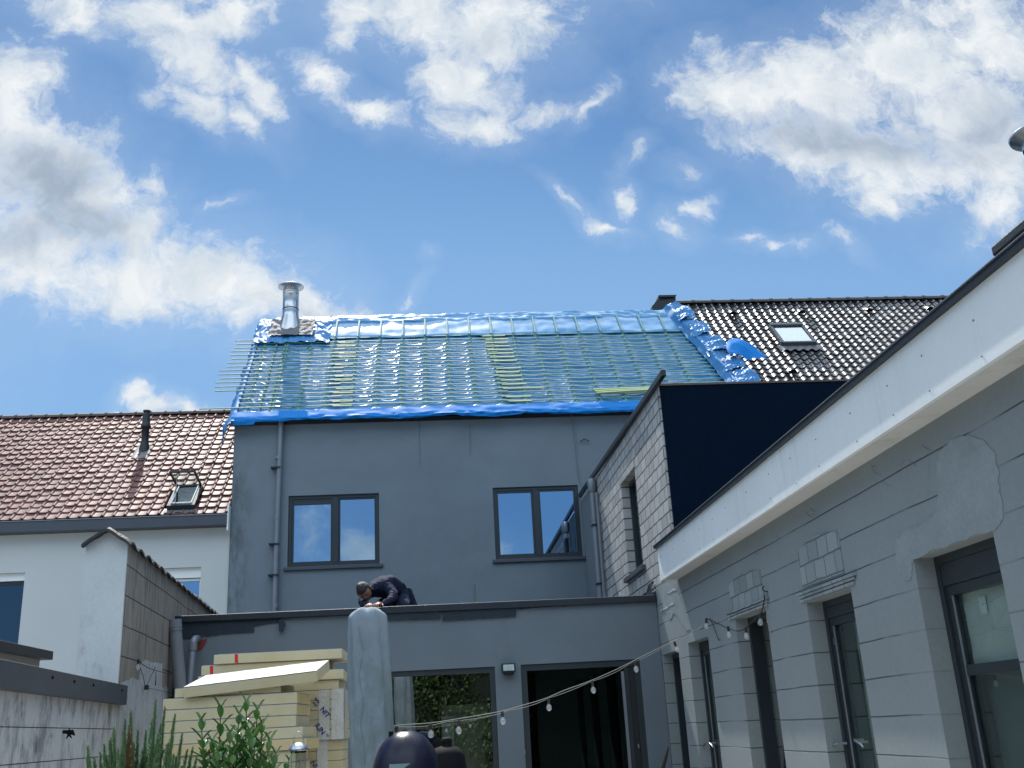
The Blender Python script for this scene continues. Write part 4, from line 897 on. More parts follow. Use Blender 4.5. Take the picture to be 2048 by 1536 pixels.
# ---------------------------------------------------------------- boundary walls on the left
dl = Vector((-.066, 1, 0)).normalized(); nl = Vector((1, .066, 0)).normalized()
L0 = Vector((-2.65+.066*11, 0, 0))      # line x = -1.924 - .066 y
def LP(y, z_, d=0): return Vector((-2.65-.066*(y-11), y, z_))+nl*d
T1 = thing('boundary_wall', 'tall boundary wall with a whitewashed end, brown slabs and dark tile coping', 'wall', LP(8.58, GZ))
def f(m): m.obox(LP(8.60, GZ), dl*5.8, -nl*.31, (0, 0, 2.92))
part('wall', M_slab, T1, f)
ZP = 3.225
def f(m):
    a, b = LP(8.585, GZ), LP(8.585, GZ, -.32)
    m.prism([LP(8.58, GZ, .0015), LP(8.58, ZP, .0015), LP(8.58, ZP+.075, -.15), LP(8.58, ZP, -.325), LP(8.58, GZ, -.325)], dl*.03)
part('end_face', M_pillar, T1, f)
def f(m):
    pts = [(8.612, 2.07), (8.76, 2.11), (8.95, 2.13), (9.11, 2.16), (9.38, 2.15), (9.42, 2.30), (9.55, 2.33), (9.97, 2.34), (10.40, 2.36), (10.44, 2.15), (10.62, 2.10), (10.66, 2.16), (10.80, 2.13)]
    q = []
    for (a, b) in zip(pts[:-1], pts[1:]):
        for k in range(6):
            y = a[0]+(b[0]-a[0])*k/6; z_ = a[1]+(b[1]-a[1])*k/6+.02*noise.noise(Vector((y*20, 0, 0))); q.append((y, z_))
    P = [LP(8.612, GZ, .0)]+[LP(y, z_, .0) for y, z_ in q]+[LP(10.85, 1.95, .0), LP(10.85, GZ, .0)]
    m.prism(P, nl*.003)
part('whitewash', M_paint, T1, f)
def coping(a, b):
    y = 8.50+5.95*a; s_ = (y*3.15) % 1; u = b*2-1
    z_ = ZP+.095-(abs(u)**1.25)*.125+.022*(1-s_)+.008*math.sin(y*19)
    d = -.155+u*(.185+.012*(1-s_)); return LP(y, z_+.010*noise.noise(Vector((y*4, u*3, 0))), d)
def f(m):
    m.grid(coping, 420, 14)
    m.grid(lambda a, b: coping(a, b)-Vector((0, 0, .022)), 420, 14, flip=True)
    for e_ in (0,):
        vs = [coping(e_, b/14) for b in range(15)]+[coping(e_, b/14)-Vector((0, 0, .022)) for b in range(15)]
        m.add(vs, [(i, i+1, 16+i, 15+i) for i in range(14)])
    for e_ in (0, 1):
        vs = [coping(a/420, e_) for a in range(421)]+[coping(a/420, e_)-Vector((0, 0, .022)) for a in range(421)]
        m.add(vs, [(i, i+1, 422+i, 421+i) for i in range(420)])
part('coping', M_coping, T1, f)
T2 = thing('garden_wall', 'low streaked white garden wall with an anthracite metal cap', 'wall', LP(4, GZ))
part('wall', M_dirtyw, T2, lambda m: m.obox(LP(-1, GZ, .004), dl*9.56, -nl*.2, (0, 0, 1.70)))
part('cap', M_anthm, T2, lambda m: (m.obox(LP(-1, 1.925, .05), dl*5.38, -nl*.30, (0, 0, .148)), m.obox(LP(4.38, 1.927, .053), dl*4.34, -nl*.306, (0, 0, .148))), bevel=.004)
part('cap_bolts', M_rubber, T2, lambda m: [m.lathe([(.012, 0), (.010, .008), (0, .01)], LP(y, 2.03, .052), 8, axis=nl) for y in (7.1, 7.6, 8.5, 6.6)])
part('joint_lines', M_rubber, T2, lambda m: [m.tube([LP(y0_, z_+.004*math.sin(y0_), .0045), LP(y1_, z_, .0045)], .0022, 4) for y0_, y1_, z_ in ((5.2, 8.5, 1.745), (5.0, 8.5, 1.55), (4.8, 8.5, 1.34))])
hk = at(138, 1468, 0, LP(6.9, 0).x+.03)
h_ = thing('wall_hook', 'small dark iron ornament hook on the white garden wall', 'wall hook', (hk.x, hk.y, hk.z))
part('stem', M_rubber, h_, lambda m: m.tube([(hk.x-.04, hk.y, hk.z+.015), (hk.x+.02, hk.y, hk.z+.01), (hk.x+.04, hk.y-.01, hk.z-.01)], [.010, .016, .004], 8))
part('leaf', M_rubber, h_, lambda m: [m.tube([(hk.x, hk.y, hk.z), (hk.x+.02*math.cos(a), hk.y+.035*math.cos(a), hk.z+.035*math.sin(a))], [.010, .002], 6) for a in (.6, 1.6, 2.7, 4.2, 5.4)])
# neighbour's little annex behind the garden wall
T3 = thing('garden_annex', 'low white flat roofed outbuilding with a slate grey roof edge beyond the garden wall', 'outbuilding', (-3.7, 10, GZ))
part('wall', M_white, T3, lambda m: m.box((-6.0, 2, GZ), (-3.68, 10.17, 2.43)))
part('roof_edge', M_anthm, T3, lambda m: m.box((-6.1, 1.9, 2.43), (-3.6, 10.28, 2.51)), bevel=.004)

# pipes by the corner
pt = thing('drain_pipe', 'wide grey plastic drain pipe leaning in the left corner of the extension', 'pipe', (-2.45, 10.7, GZ))
def f(m):
    m.tube([(-2.585, 10.70, 2.78), (-2.50, 10.70, 2.16), (-2.30, 10.70, GZ)], .062, 20)
    m.tube([(-2.588, 10.70, 2.80), (-2.578, 10.70, 2.72)], .068, 20)
part('pipe', M_pvc, pt, f)
part('socket_rim', M_zinc, pt, lambda m: m.tube([(-2.576, 10.70, 2.712), (-2.573, 10.70, 2.690)], .070, 20))
pt = thing('rain_pipe', 'thin light grey rain pipe with a bent top beside the wide drain pipe', 'pipe', (-2.44, 10.8, GZ))
q0 = at(386, 1290, 1, 10.8)
part('pipe', M_zinc, pt, lambda m: (m.tube([(q0.x+.01, 10.97, q0.z+.075), (q0.x+.005, 10.88, q0.z+.07), (q0.x, 10.82, q0.z+.04), (q0.x, 10.8, q0.z), (q0.x-.02, 10.8, q0.z-.5), (q0.x-.05, 10.8, GZ)], .036, 14)))
part('socket', M_zinc, pt, lambda m: (m.tube([(q0.x, 10.8, q0.z+.03), (q0.x-.001, 10.8, q0.z-.055)], .044, 14)))

# ---------------------------------------------------------------- insulation boards
BT = .0815
ra = random.Random(11)
ordn = ['top', 'second', 'third', 'fourth', 'fifth', 'sixth', 'seventh']
def board(cx0, cx1, y0, y1, z0, th, rot, lab, grp, m_side=None, m_end=None, lift=None, name='insulation_board', redx=None, broken=False):
    """foam slab with its facing layer on top; a thing of its own"""
    mid = Vector(((cx0+cx1)/2, (y0+y1)/2, z0)); t = thing(name, lab, 'insulation board', mid, grp)
    t.rotation_euler = (0, 0, rot)
    L_, D_ = cx1-cx0, y1-y0
    def f(m):
        if not broken: m.box((mid.x-L_/2, mid.y-D_/2, z0), (mid.x+L_/2, mid.y+D_/2, z0+th-.004)); return
        n_ = 14; pts = []
        for k in range(n_+1):
            pts.append((mid.x-L_/2+ra.uniform(0, .045), mid.y-D_/2+D_*k/n_))
        P = [(p[0], p[1], z0) for p in pts]+[(mid.x+L_/2, mid.y+D_/2, z0), (mid.x+L_/2, mid.y-D_/2, z0)]
        m.prism(P, (0, 0, th-.004))
    part('foam_core', m_side or M_foam, t, f, bevel=.003)
    part('facing', M_foamtop, t, lambda m: m.box((mid.x-L_/2+.004+(.04 if broken else 0), mid.y-D_/2+.002, z0+th-.0038), (mid.x+L_/2-.002, mid.y+D_/2, z0+th)))
    if redx is not None:
        part('red_mark', M_red, t, lambda m: m.prism([(redx, mid.y-D_/2-.0015, z0+.003), (redx+.026, mid.y-D_/2-.0015, z0+.003), (redx+.022, mid.y-D_/2-.0015, z0+th-.006), (redx-.004, mid.y-D_/2-.0015, z0+th-.006)], (0, .001, 0)))
    if m_end: part('end_face', m_end, t, lambda m: m.box((mid.x+L_/2+.0003, mid.y-D_/2+.002, z0+.002), (mid.x+L_/2+.0012, mid.y+D_/2-.002, z0+th-.006)))
    return t
GA = 'boards of the front stack'
for k in range(19):
    z0 = 1.932-BT*(k+1)
    if z0 < GZ+.02: break
    if k < 6:
        lab = 'cream insulation board, %s of the front stack beneath the tilted one' % ordn[k]
    else: lab = 'cream insulation board low down in the front stack, hidden behind the shrubs'
    dx = ra.uniform(-.02, .015); xr = -.995+dx*.4+(.045 if k == 3 else 0)+(.08 if k == 4 else 0); xl = -1.975+dx
    board(xl, xr, 8.0+ra.uniform(-.01, .012)-(.02 if k == 4 else 0), 8.62, z0, BT-.003, math.radians(-2.5+ra.uniform(-.4, .4)), lab, GA, M_foam2 if k == 4 else None, M_foam2 if k in (0, 1, 4) else None)
board(-1.90, -1.12, 8.02, 8.60, 1.934, .066, math.radians(-2.5), 'short cream board lying flat under the tilted board', None)
# tilted board
P0 = Vector((-1.835, 7.95, 2.0)); u = (Vector((-.862, 7.95, 2.072))-P0); v_ = Vector((-.83, 8.55, 2.185))-Vector((-.862, 7.95, 2.072)); n_ = u.cross(v_).normalized()
tb = thing('insulation_board', 'tilted insulation board with a bright silvery top leaning across the front stack', 'insulation board', P0)
part('foam_core', M_foam, tb, lambda m: m.obox(P0-n_*.076, u, v_, n_*.072), bevel=.003)
part('facing', M_foamtop, tb, lambda m: m.grid(lambda a, b: P0+u*(a*.998+.001)+v_*b-n_*.0035+n_*(.002+.0015*noise.noise(Vector((a*14, b*5, 0)))+.004), 40, 16))
# rear stack: two loose boards on a wrapped pack
board(-1.90, -.86, 8.72, 9.28, 2.125, .08, math.radians(-1), 'second highest board of the rear stack, with a red mark and broken left end', None, None, None, redx=-1.80, broken=True)
board(-1.78, -.735, 8.70, 9.26, 2.208, .078, math.radians(-1), 'topmost board of the rear stack, with a red mark near its left end', None, None, None, redx=-1.60, broken=True)
board(-.98, -.735, 8.70, 9.28, 2.046, .077, math.radians(1.5), 'short yellowish offcut between rear stack and topmost boards', None, M_foam)

board(-1.90, -1.00, 8.74, 9.28, 2.046, .076, math.radians(-.5), 'long board of the rear stack hidden behind the tilted board', None)
board(-1.85, -.765, 8.73, 9.28, 1.967, .076, math.radians(-.8), 'shaded board resting on the wrapped pack of the rear stack', None)
def pack(z0, n, x0, x1, y0, lab, tape=True, texts=()):
    t = thing('insulation_pack', lab, 'insulation pack', ((x0+x1)/2, y0+.28, z0))
    for k in range(n):
        dx = ra.uniform(-.006, .006)
        part('board', M_foam, t, lambda m: m.box((x0+dx, y0+ra.uniform(0, .008), z0+k*BT*.94), (x1+dx+(.0 if k % 2 else .004), y0+.56, z0+(k+1)*BT*.94-.003)), bevel=.004)
    h = n*BT*.94
    part('film', M_film, t, lambda m: (m.grid(lambda a, b: (x1-.20+.085*a, y0-.0035-.0012*noise.noise(Vector((a*9, b*22, z0))), z0+h*b), 14, 40)), label='milky film patch')
    if tape:
        part('film_band', M_film, t, lambda m: (m.grid(lambda a, b: (x1-.098+.100*a, y0-.007-.003*noise.noise(Vector((a*5, b*16, z0*3))), z0-.003+(h+.006)*b), 16, 46), m.grid(lambda a, b: (x1+.006+.002*noise.noise(Vector((a*5, b*16, z0*3))), y0-.006+.25*a, z0-.003+(h+.006)*b), 10, 30)))
    for (s_, sz, px, py) in texts:
        c = at(px, py, 1, y0-.004); 
        text_mesh(s_, sz, (c.x, y0-.006, c.z), (math.cos(math.radians(52)), 0, -math.sin(math.radians(52))), (math.sin(math.radians(52)), 0, math.cos(math.radians(52))), M_navy, t, 'lettering')
    return t
pack(1.583, 5, -1.8, -.728, 8.72, 'film wrapped pack of boards with diagonal navy lettering behind the front stack', True,
     (('NIT', .056, 650, 1425), ('ILIN', .056, 640, 1458), ('ENT', .026, 630, 1409), ('SPRBX', .020, 634, 1401), ('TA', .022, 655, 1471)))
pack(1.345, 3, -1.82, -.742, 8.75, 'second film wrapped pack, just below the lettered one', False)
pack(GZ+.02, 13, -1.8, -.735, 8.73, 'lowest film wrapped pack of the rear stack', True, (('NI', .056, 628, 1529),))

# ---------------------------------------------------------------- covered parasol
PX, PY = -.415, 7.0
pr = thing('parasol', 'closed parasol under a pale grey weathered cover', 'parasol', (PX, PY, GZ))
def cov(a, b):
    an = 2*math.pi*a; bt = min(1, b/.90); z = 1.10+1.225*bt; t_ = max(0, (b-.90)/.10)
    ca, sa = math.cos(an), math.sin(an)
    sq = (abs(ca)**3.2+abs(sa)**3.2)**(-1/3.2); k = .55*bt**2; rr_ = (1-k)+k*sq
    r_ = (.116+.018*math.sin(math.pi*min(1, (1-bt)*1.15))+.012*(1-bt))*rr_
    r_ += (.010*math.sin(3*an+1.0+bt*1.5)+.008*math.sin(7*an+bt*4)+.008*noise.noise(Vector((ca*2.5, sa*2.5, z*2))))*(.5+.6*bt)*(1-t_)
    r_ += .005*noise.noise(Vector((ca*6+z*3, sa*6, z*11)))*(1-t_)
    r_ *= math.cos(t_*math.pi/2)**.8 if t_ < 1 else 0
    z += .085*math.sin(t_*math.pi/2)+.022*max(0, math.cos(2*an))*bt**6*(1-t_)**2+.008*math.sin(5*an)*math.sin(t_*math.pi)
    return Vector((PX+r_*ca+.030*(1-bt)-.012, PY+r_*sa*.9, z))
part('cover', M_cover, pr, lambda m: m.grid(cov, 120, 130))
part('seam', M_cover, pr, lambda m: m.tube([cov(.70+.012*math.sin(i*.4), .88*i/60)+Vector((0, -.003, 0)) for i in range(60)], .003, 5))
part('pole', M_anth, pr, lambda m: m.tube([(PX, PY, GZ), (PX, PY, 1.2)], .024, 12))
part('foot', M_anth, pr, lambda m: m.lathe([(0, GZ), (.28, GZ), (.28, GZ+.03), (.05, GZ+.06), (.03, GZ+.1)], (PX, PY, 0), 24))

# ---------------------------------------------------------------- barbecue
BX, BYY = -.165, 6.2
bb = thing('barbecue', 'dark blue egg shaped ceramic barbecue beside the covered parasol', 'barbecue', (BX, BYY, GZ))
def egg(m, z0, z1, rad, top):
    pr_ = []
    for i in range(15):
        t_ = i/14*math.pi/2; pr_.append((rad*math.cos(t_)**.85, z0+(z1-z0)*math.sin(t_)))
    m.lathe(pr_, (BX, BYY, 0), 48)
def lidf(a, b):
    an = 2*math.pi*a; t_ = b*math.pi/2; r_ = .197*math.cos(t_)**.85 if b < 1 else 0
    fold = 1+.022*max(0, math.sin(9*an+2*b))*(.4+.6*math.cos(an-.2))*(1-b)*b*4+.012*noise.noise(Vector((math.cos(an)*4, math.sin(an)*4, b*5)))
    return Vector((BX+r_*math.cos(an)*fold, BYY+r_*math.sin(an)*fold, 1.33+.282*math.sin(t_)))
part('lid', M_bbq, bb, lambda m: m.grid(lidf, 96, 30))
part('base_bowl', M_bbq, bb, lambda m: m.lathe([(.188, 1.315), (.185, 1.20), (.165, 1.05), (.12, .95), (.09, .93), (0, .93)], (BX, BYY, 0), 48))
part('band', M_rubber, bb, lambda m: (m.lathe([(.188, 1.300), (.196, 1.302), (.196, 1.345), (.188, 1.348)], (BX, BYY, 0), 48)))
part('vent_knob', M_rubber, bb, lambda m: m.box((BX-.095, BYY-.03, 1.575), (BX-.07, BYY+.02, 1.612)))
part('vent_knob', M_rubber, bb, lambda m: m.box((BX-.02, BYY-.02, 1.606), (BX+.012, BYY+.02, 1.617)))
part('badge', mat('pale teal badge', (.16, .26, .27), .5, .3, 120), bb, lambda m: m.grid(lambda a, b: (BX-.03+.115*(a-.5), BYY-.19+.35*(.115*(a-.5))**2*6, 1.405+.035*b), 12, 2))
def f(m):
    for k in range(3):
        a = k*2.094+.5; m.tube([(BX+.10*math.cos(a), BYY+.10*math.sin(a), .95), (BX+.24*math.cos(a), BYY+.24*math.sin(a), GZ)], .012, 8)
    m.lathe([(.205, 1.08), (.215, 1.08), (.215, 1.10), (.205, 1.10)], (BX, BYY, 0), 32)
part('stand', M_rubber, bb, f)
part('handle', M_rubber, bb, lambda m: m.tube([(BX-.12, BYY-.16, 1.36), (BX-.10, BYY-.235, 1.36), (BX+.10, BYY-.235, 1.36), (BX+.12, BYY-.16, 1.36)], .013, 8))
kb = thing('garden_figure', 'dark rounded cover with a knob on top, standing right of the barbecue', 'ornament', (.05, 6.9, GZ))
q0 = at(903, 1500, 1, 6.9)
part('body', M_rubber, kb, lambda m: m.lathe([(.13, 1.0), (.13, 1.30), (.115, q0.z-.03), (.075, q0.z+.015), (.035, q0.z+.028), (.030, q0.z+.035), (.036, q0.z+.05), (.034, q0.z+.066), (.02, q0.z+.078), (0, q0.z+.08)], (q0.x-.03, 6.9, 0), 24))
part('post', M_rubber, kb, lambda m: m.lathe([(.12, GZ), (.12, GZ+.03), (.03, GZ+.06), (.03, .9), (.10, 1.0)], (q0.x, 6.9, 0), 16))

# ---------------------------------------------------------------- string lights
def bulb(root, p, tilt=(0, 0, -1), s=.82):
    d = Vector(tilt).normalized(); p = Vector(p)
    part('socket', M_cabled, root, lambda m: m.lathe([(a*s, b*s) for a, b in ((.006, 0), (.012, .004), (.014, .02), (.0125, .045), (.014, .05))], p, 12, axis=d))
    part('bulb', M_bulb, root, lambda m: m.lathe([(a*s, b*s) for a, b in ((.011, .045), (.013, .055), (.0225, .072), (.0245, .086), (.021, .10), (.011, .110), (0, .113))], p, 16, axis=d))
A0, A1 = at(745, 1457, 1, 6.95), Vector((2.38, 8.85, 2.41))
vn = (A1-A0).cross(Vector((0, 0, 1))).normalized()
def onv(x, y, o=A0, n=vn):
    d = FW+RT*((x-1024)/F_PX)-UP*((y-768)/F_PX); return CAM+d*((o-CAM).dot(n)/d.dot(n))
sl_ = thing('string_lights', 'pale festoon cable with clear bulbs strung from the parasol to the block building', 'string lights', A0)
path = [(745, 1459), (775, 1456), (800, 1450), (860, 1446), (920, 1437), (1000, 1423), (1040, 1412), (1090, 1397), (1130, 1380), (1180, 1362), (1230, 1340), (1270, 1320), (1310, 1300), (1350, 1281), (1390, 1262), (1424, 1236)]
def smooth(pts, k=5):
    out = []
    for i in range(len(pts)-1):
        a, b, c, d = pts[max(i-1, 0)], pts[i], pts[i+1], pts[min(i+2, len(pts)-1)]
        for j in range(k):
            t_ = j/k; out.append(.5*((2*b)+(c-a)*t_+(2*a-5*b+4*c-d)*t_*t_+(3*b-a-3*c+d)*t_**3))
    return out+[pts[-1]]
P3 = smooth([onv(*p) for p in path])
part('cable', M_cable, sl_, lambda m: m.tube(P3, .0026, 5))
off = [p+Vector((0, 0, -.006-.012*abs(math.sin(i*.35)))) for i, p in enumerate(P3)]
part('twisted_wire', M_cable, sl_, lambda m: m.tube(off, .0018, 5))
for (x, y, tl) in ((793, 1452, (0, 0, -1)), (860, 1447, (.05, 0, -1)), (917, 1440, (0, 0, -1)), (1004, 1422, (.05, 0, -1)), (1097, 1396, (0, 0, -1)), (1184, 1362, (.08, 0, -1)), (1270, 1321, (.05, 0, -1)), (1348, 1283, (.35, .2, -1))):
    bulb(sl_, onv(x, y), tl)
bulb(sl_, (2.37, 8.82, 2.405), (-.1, 0, -1))
sec = [Vector((2.38, 8.85, 2.41)), Vector((2.36, 8.6, 2.36)), at(1456, 1256, 0, 2.36), at(1475, 1262, 0, 2.35), at(1491, 1257, 0, 2.36), at(1508, 1240, 0, 2.38), at(1524, 1222, 0, 2.40), Vector((2.41, 7.28, 2.43))]
s2 = thing('string_lights', 'short dark festoon swag with three bulbs between two wall hooks over the third door', 'string lights', sec[0])
part('cable', M_cabled, s2, lambda m: m.tube(smooth(sec), .004, 5))
for p, tl in ((at(1456, 1252, 0, 2.36), (0, 0, -1)), (at(1491, 1254, 0, 2.35), (0, 0, -1)), (at(1521, 1226, 0, 2.39), (-.15, 0, -1))): bulb(s2, p, tl)
part('tail_wire', M_cable, s2, lambda m: m.tube(smooth([Vector((2.41, 7.28, 2.44)), at(1533, 1210, 0, 2.405), at(1534, 1240, 0, 2.41), at(1541, 1262, 0, 2.415), at(1540, 1274, 0, 2.415)]), .003, 5))
part('wall_hook', M_cabled, s2, lambda m: m.tube([(2.43, 7.28, 2.43), (2.40, 7.28, 2.44), (2.39, 7.27, 2.455), (2.40, 7.26, 2.47)], .005, 6))
part('tail_wire', M_cabled, s2, lambda m: m.tube(smooth([Vector((2.41, 8.85, 2.41)), at(1430, 1260, 0, 2.41), at(1437, 1280, 0, 2.415), at(1440, 1278, 0, 2.42)]), .003, 5))
def onw(x, y, d_=.03):
    d = FW+RT*((x-1024)/F_PX)-UP*((y-768)/F_PX); o = LP(9, 1, d_); return CAM+d*((o-CAM).dot(nl)/d.dot(nl))
s3 = thing('string_lights', 'dark festoon swag with two bulbs hanging from the tall boundary wall', 'string lights', onw(275, 1322))
part('cable', M_cabled, s3, lambda m: m.tube(smooth([onw(276, 1322), onw(295, 1335), onw(312, 1341), onw(352, 1352, .06), onw(372, 1364, .10)]), .0035, 5))
part('cable', M_cabled, s3, lambda m: m.tube(smooth([onw(276, 1323), onw(286, 1352), onw(292, 1372), onw(303, 1350), onw(311, 1334)]), .003, 5))
part('cable', M_cabled, s3, lambda m: m.tube(smooth([onw(296, 1376, .02), onw(320, 1381, .02), onw(345, 1387, .02)]), .0025, 5))
part('plug', M_cabled, s3, lambda m: m.box(onw(290, 1380, .02), onw(296, 1370, .05)))
part('drop_wire', M_cabled, s3, lambda m: m.tube([onw(312, 1342, .02), onw(312, 1356, .02), onw(311, 1371, .02)], [.002, .004, .006], 5))
bulb(s3, onw(277, 1318), (0, 0, -1)); bulb(s3, onw(349, 1356, .06), (0, 0, -1))

# ---------------------------------------------------------------- lantern
q = at(597, 1494, 1, 3.9)
ln = thing('lantern', 'small garden lantern with a domed metal lid and wire loop handle', 'lantern', (q.x, 3.9, GZ))
part('lid', M_steel, ln, lambda m: m.lathe([(.036, q.z-.013), (.037, q.z-.011), (.031, q.z+.002), (.020, q.z+.011), (.008, q.z+.015), (0, q.z+.016)], (q.x, 3.9, 0), 32))
part('loop', M_steel, ln, lambda m: m.tube([(q.x+.019*math.cos(a), 3.9, q.z+.008+.044*math.sin(a)) for a in [math.pi*i/16 for i in range(17)]], .0014, 6))
part('collar', M_rubber, ln, lambda m: m.lathe([(.026, q.z-.020), (.030, q.z-.014), (0, q.z-.013)], (q.x, 3.9, 0), 24))
part('glass_body', glass('lantern glass', (.85, .88, .86), .08, (.9, .95, 1)), ln, lambda m: m.lathe([(.025, q.z-.10), (.025, q.z-.018)], (q.x, 3.9, 0), 24))
part('frame', M_steel, ln, lambda m: [m.tube([(q.x+.026*math.cos(a), 3.9+.026*math.sin(a), q.z-.018), (q.x+.026*math.cos(a), 3.9+.026*math.sin(a), q.z-.10)], .0016, 6) for a in (.4, 2.0, 3.5, 5.1)])
part('stake', M_rubber, ln, lambda m: (m.tube([(q.x, 3.9, q.z-.10), (q.x, 3.9, GZ)], .008, 8), m.lathe([(0, q.z-.104), (.03, q.z-.104), (.03, q.z-.098), (0, q.z-.098)], (q.x, 3.9, 0), 20)))

# broom handle
q0, q1 = at(1337, 1494, 0, 2.30), at(1326, 1536, 0, 2.28)
br = thing('broom', 'weathered wooden handle leaning in the corner beside the farthest door', 'broom', (q1.x, q1.y, GZ))
dd = (q1-q0).normalized(); q2 = q0+dd*((q0.z-.45)/-dd.z)
part('handle', M_wood, br, lambda m: m.tube([q0, q0.lerp(q1, .3), q1, q2], [.008, .014, .020, .022], 8))
part('head', M_wood, br, lambda m: m.box(q2+Vector((-.12, -.03, -.02)), q2+Vector((.12, .03, .03))))
part('bristles', M_rubber, br, lambda m: [m.tube([q2+Vector((-.11+.22*i/14, 0, -.02)), q2+Vector((-.12+.24*i/14, 0, -.14))], .008, 5) for i in range(15)])

# ---------------------------------------------------------------- plants
def leafmat(name, col, col2, rough=.45):
    def fn(e):
        t = e['t']; a = t.node('ShaderNodeAttribute', None, attribute_name='rnd').outputs['Fac']
        e['c'] = t.mix(a, c4(col), c4(col2))
        e['bs'].inputs['Transmission Weight'].default_value = 0
    return mat(name, col, rough, bump=0, fn=fn, spec=.5)
M_needle = leafmat('rosemary needles', (.06, .15, .06), (.17, .29, .14), .6)
M_brownl = leafmat('dry brown sprigs', (.16, .09, .03), (.24, .15, .05), .7)
M_leaf = leafmat('glossy shrub leaves', (.035, .11, .035), (.12, .27, .06), .32)
M_twig = mat('green brown twig', (.06, .07, .03), .7, .2, 20)
rp = random.Random(21)
def leaf1(m, p, d, up, L, W_, rnd, fold=.25):
    d = d.normalized(); s_ = d.cross(up); s_ = s_.normalized() if s_.length > 1e-4 else d.orthogonal().normalized(); n_ = s_.cross(d)
    pts = [p]
    for t_, w_ in ((.3, .85), (.6, 1.0), (.85, .6)):
        c = p+d*L*t_-n_*L*.12*t_*t_
        pts += [c-s_*W_*w_/2+n_*W_*fold, c, c+s_*W_*w_/2+n_*W_*fold]
    pts.append(p+d*L-n_*L*.14)
    F_ = [(0, 1, 2), (0, 2, 3), (1, 4, 5, 2), (2, 5, 6, 3), (4, 7, 8, 5), (5, 8, 9, 6), (7, 10, 8), (8, 10, 9)]
    m.add(pts, F_, 0, True, rnd)
def sprig(m, mt, base, tip, r0, nn, L, rr_):
    ax = tip-base; k = int(nn)
    mt.tube([base, base.lerp(tip, .5)+Vector((rr_.uniform(-.01, .01), 0, 0)), tip], [.004, .003, .001], 5)
    for i in range(k):
        t_ = (i+rr_.random())/k; a = rr_.uniform(0, 6.283); p = base+ax*t_
        out = Vector((math.cos(a), math.sin(a), 0)); d = out*rr_.uniform(.5, 1.0)+Vector((0, 0, rr_.uniform(.8, 1.5)))
        w_ = (1-t_)**.5*.9+.25
        q = d.cross(out.cross(Vector((0, 0, 1)))).normalized(); s_ = d.cross(q).normalized()*.0021*w_*1.3
        p2 = p+d.normalized()*L*w_*rr_.uniform(.7, 1.15)
        m.add([p-s_, p+s_, p2+s_*.6, p2-s_*.6], [(0, 1, 2, 3)], 0, False, max(.01, rr_.random()))
tips = [(175, 1494), (200, 1506), (222, 1478), (236, 1500), (250, 1440), (262, 1424), (276, 1462), (238, 1512), (292, 1462), (312, 1400), (322, 1448), (300, 1486), (335, 1490), (350, 1430), (365, 1468), (375, 1500), (316, 1512), (348, 1510), (386, 1496), (268, 1486), (285, 1500), (208, 1490), (188, 1516), (330, 1415), (246, 1466), (304, 1440), (394, 1514), (360, 1512), (228, 1455)]
rc = at(280, 1530, 1, 3.8)
rs = thing('rosemary_bush', 'upright needle leaved bush with a few brown dry sprigs before the garden wall', 'plant', (rc.x, 3.8, GZ))
m_, mt_, mb_ = MB(), MB(), MB()
for (x, y) in tips:
    dep = 3.8+rp.uniform(-.22, .25); tp = at(x, y, 1, dep); bs_ = Vector((rc.x+(tp.x-rc.x)*.62, 3.8+(dep-3.8)*.6, 1.16))
    sprig(m_, mt_, bs_, tp, 0, 1500*(tp.z-1.16)/.5, .027, rp)
    for k in range(4):
        f0 = rp.uniform(.25, .7); b2 = bs_.lerp(tp, f0); t2 = b2+Vector((rp.uniform(-.05, .05), rp.uniform(-.05, .05), rp.uniform(.10, .20)))
        if t2.z < tp.z-.03: sprig(m_, mt_, b2, t2, 0, 420, .024, rp)
for (x, y) in ((258, 1450), (262, 1468), (242, 1492), (226, 1462), (262, 1452)):
    tp = at(x, y, 1, 3.7); sprig(mb_, mt_, tp+Vector((rp.uniform(-.03, .03), 0, -.22)), tp, 0, 110, .018, rp)
m_.build('foliage', M_needle, rs); mb_.build('dry_sprigs', M_brownl, rs)
for i in range(10):
    a = i*.628; mt_.tube([(rc.x+.03*math.cos(a), 3.8+.03*math.sin(a), GZ+.36), (rc.x+.2*math.cos(a), 3.8+.15*math.sin(a), 1.2)], [.008, .004], 5)
mt_.build('stems', M_twig, rs)
def pot(root, x, y, r_, z1):
    part('pot', mat('dark planter', (.05, .05, .055), .6, .1), root, lambda m: (m.lathe([(r_*.75, GZ), (r_, z1), (r_*1.04, z1), (r_*1.04, z1+.02), (r_*.93, z1+.02), (r_*.9, z1-.04), (0, z1-.04)], (x, y, 0), 28), m.lathe([(0, GZ), (r_*.75, GZ)], (x, y, 0), 28)))
pot(rs, rc.x, 3.8, .22, GZ+.38)
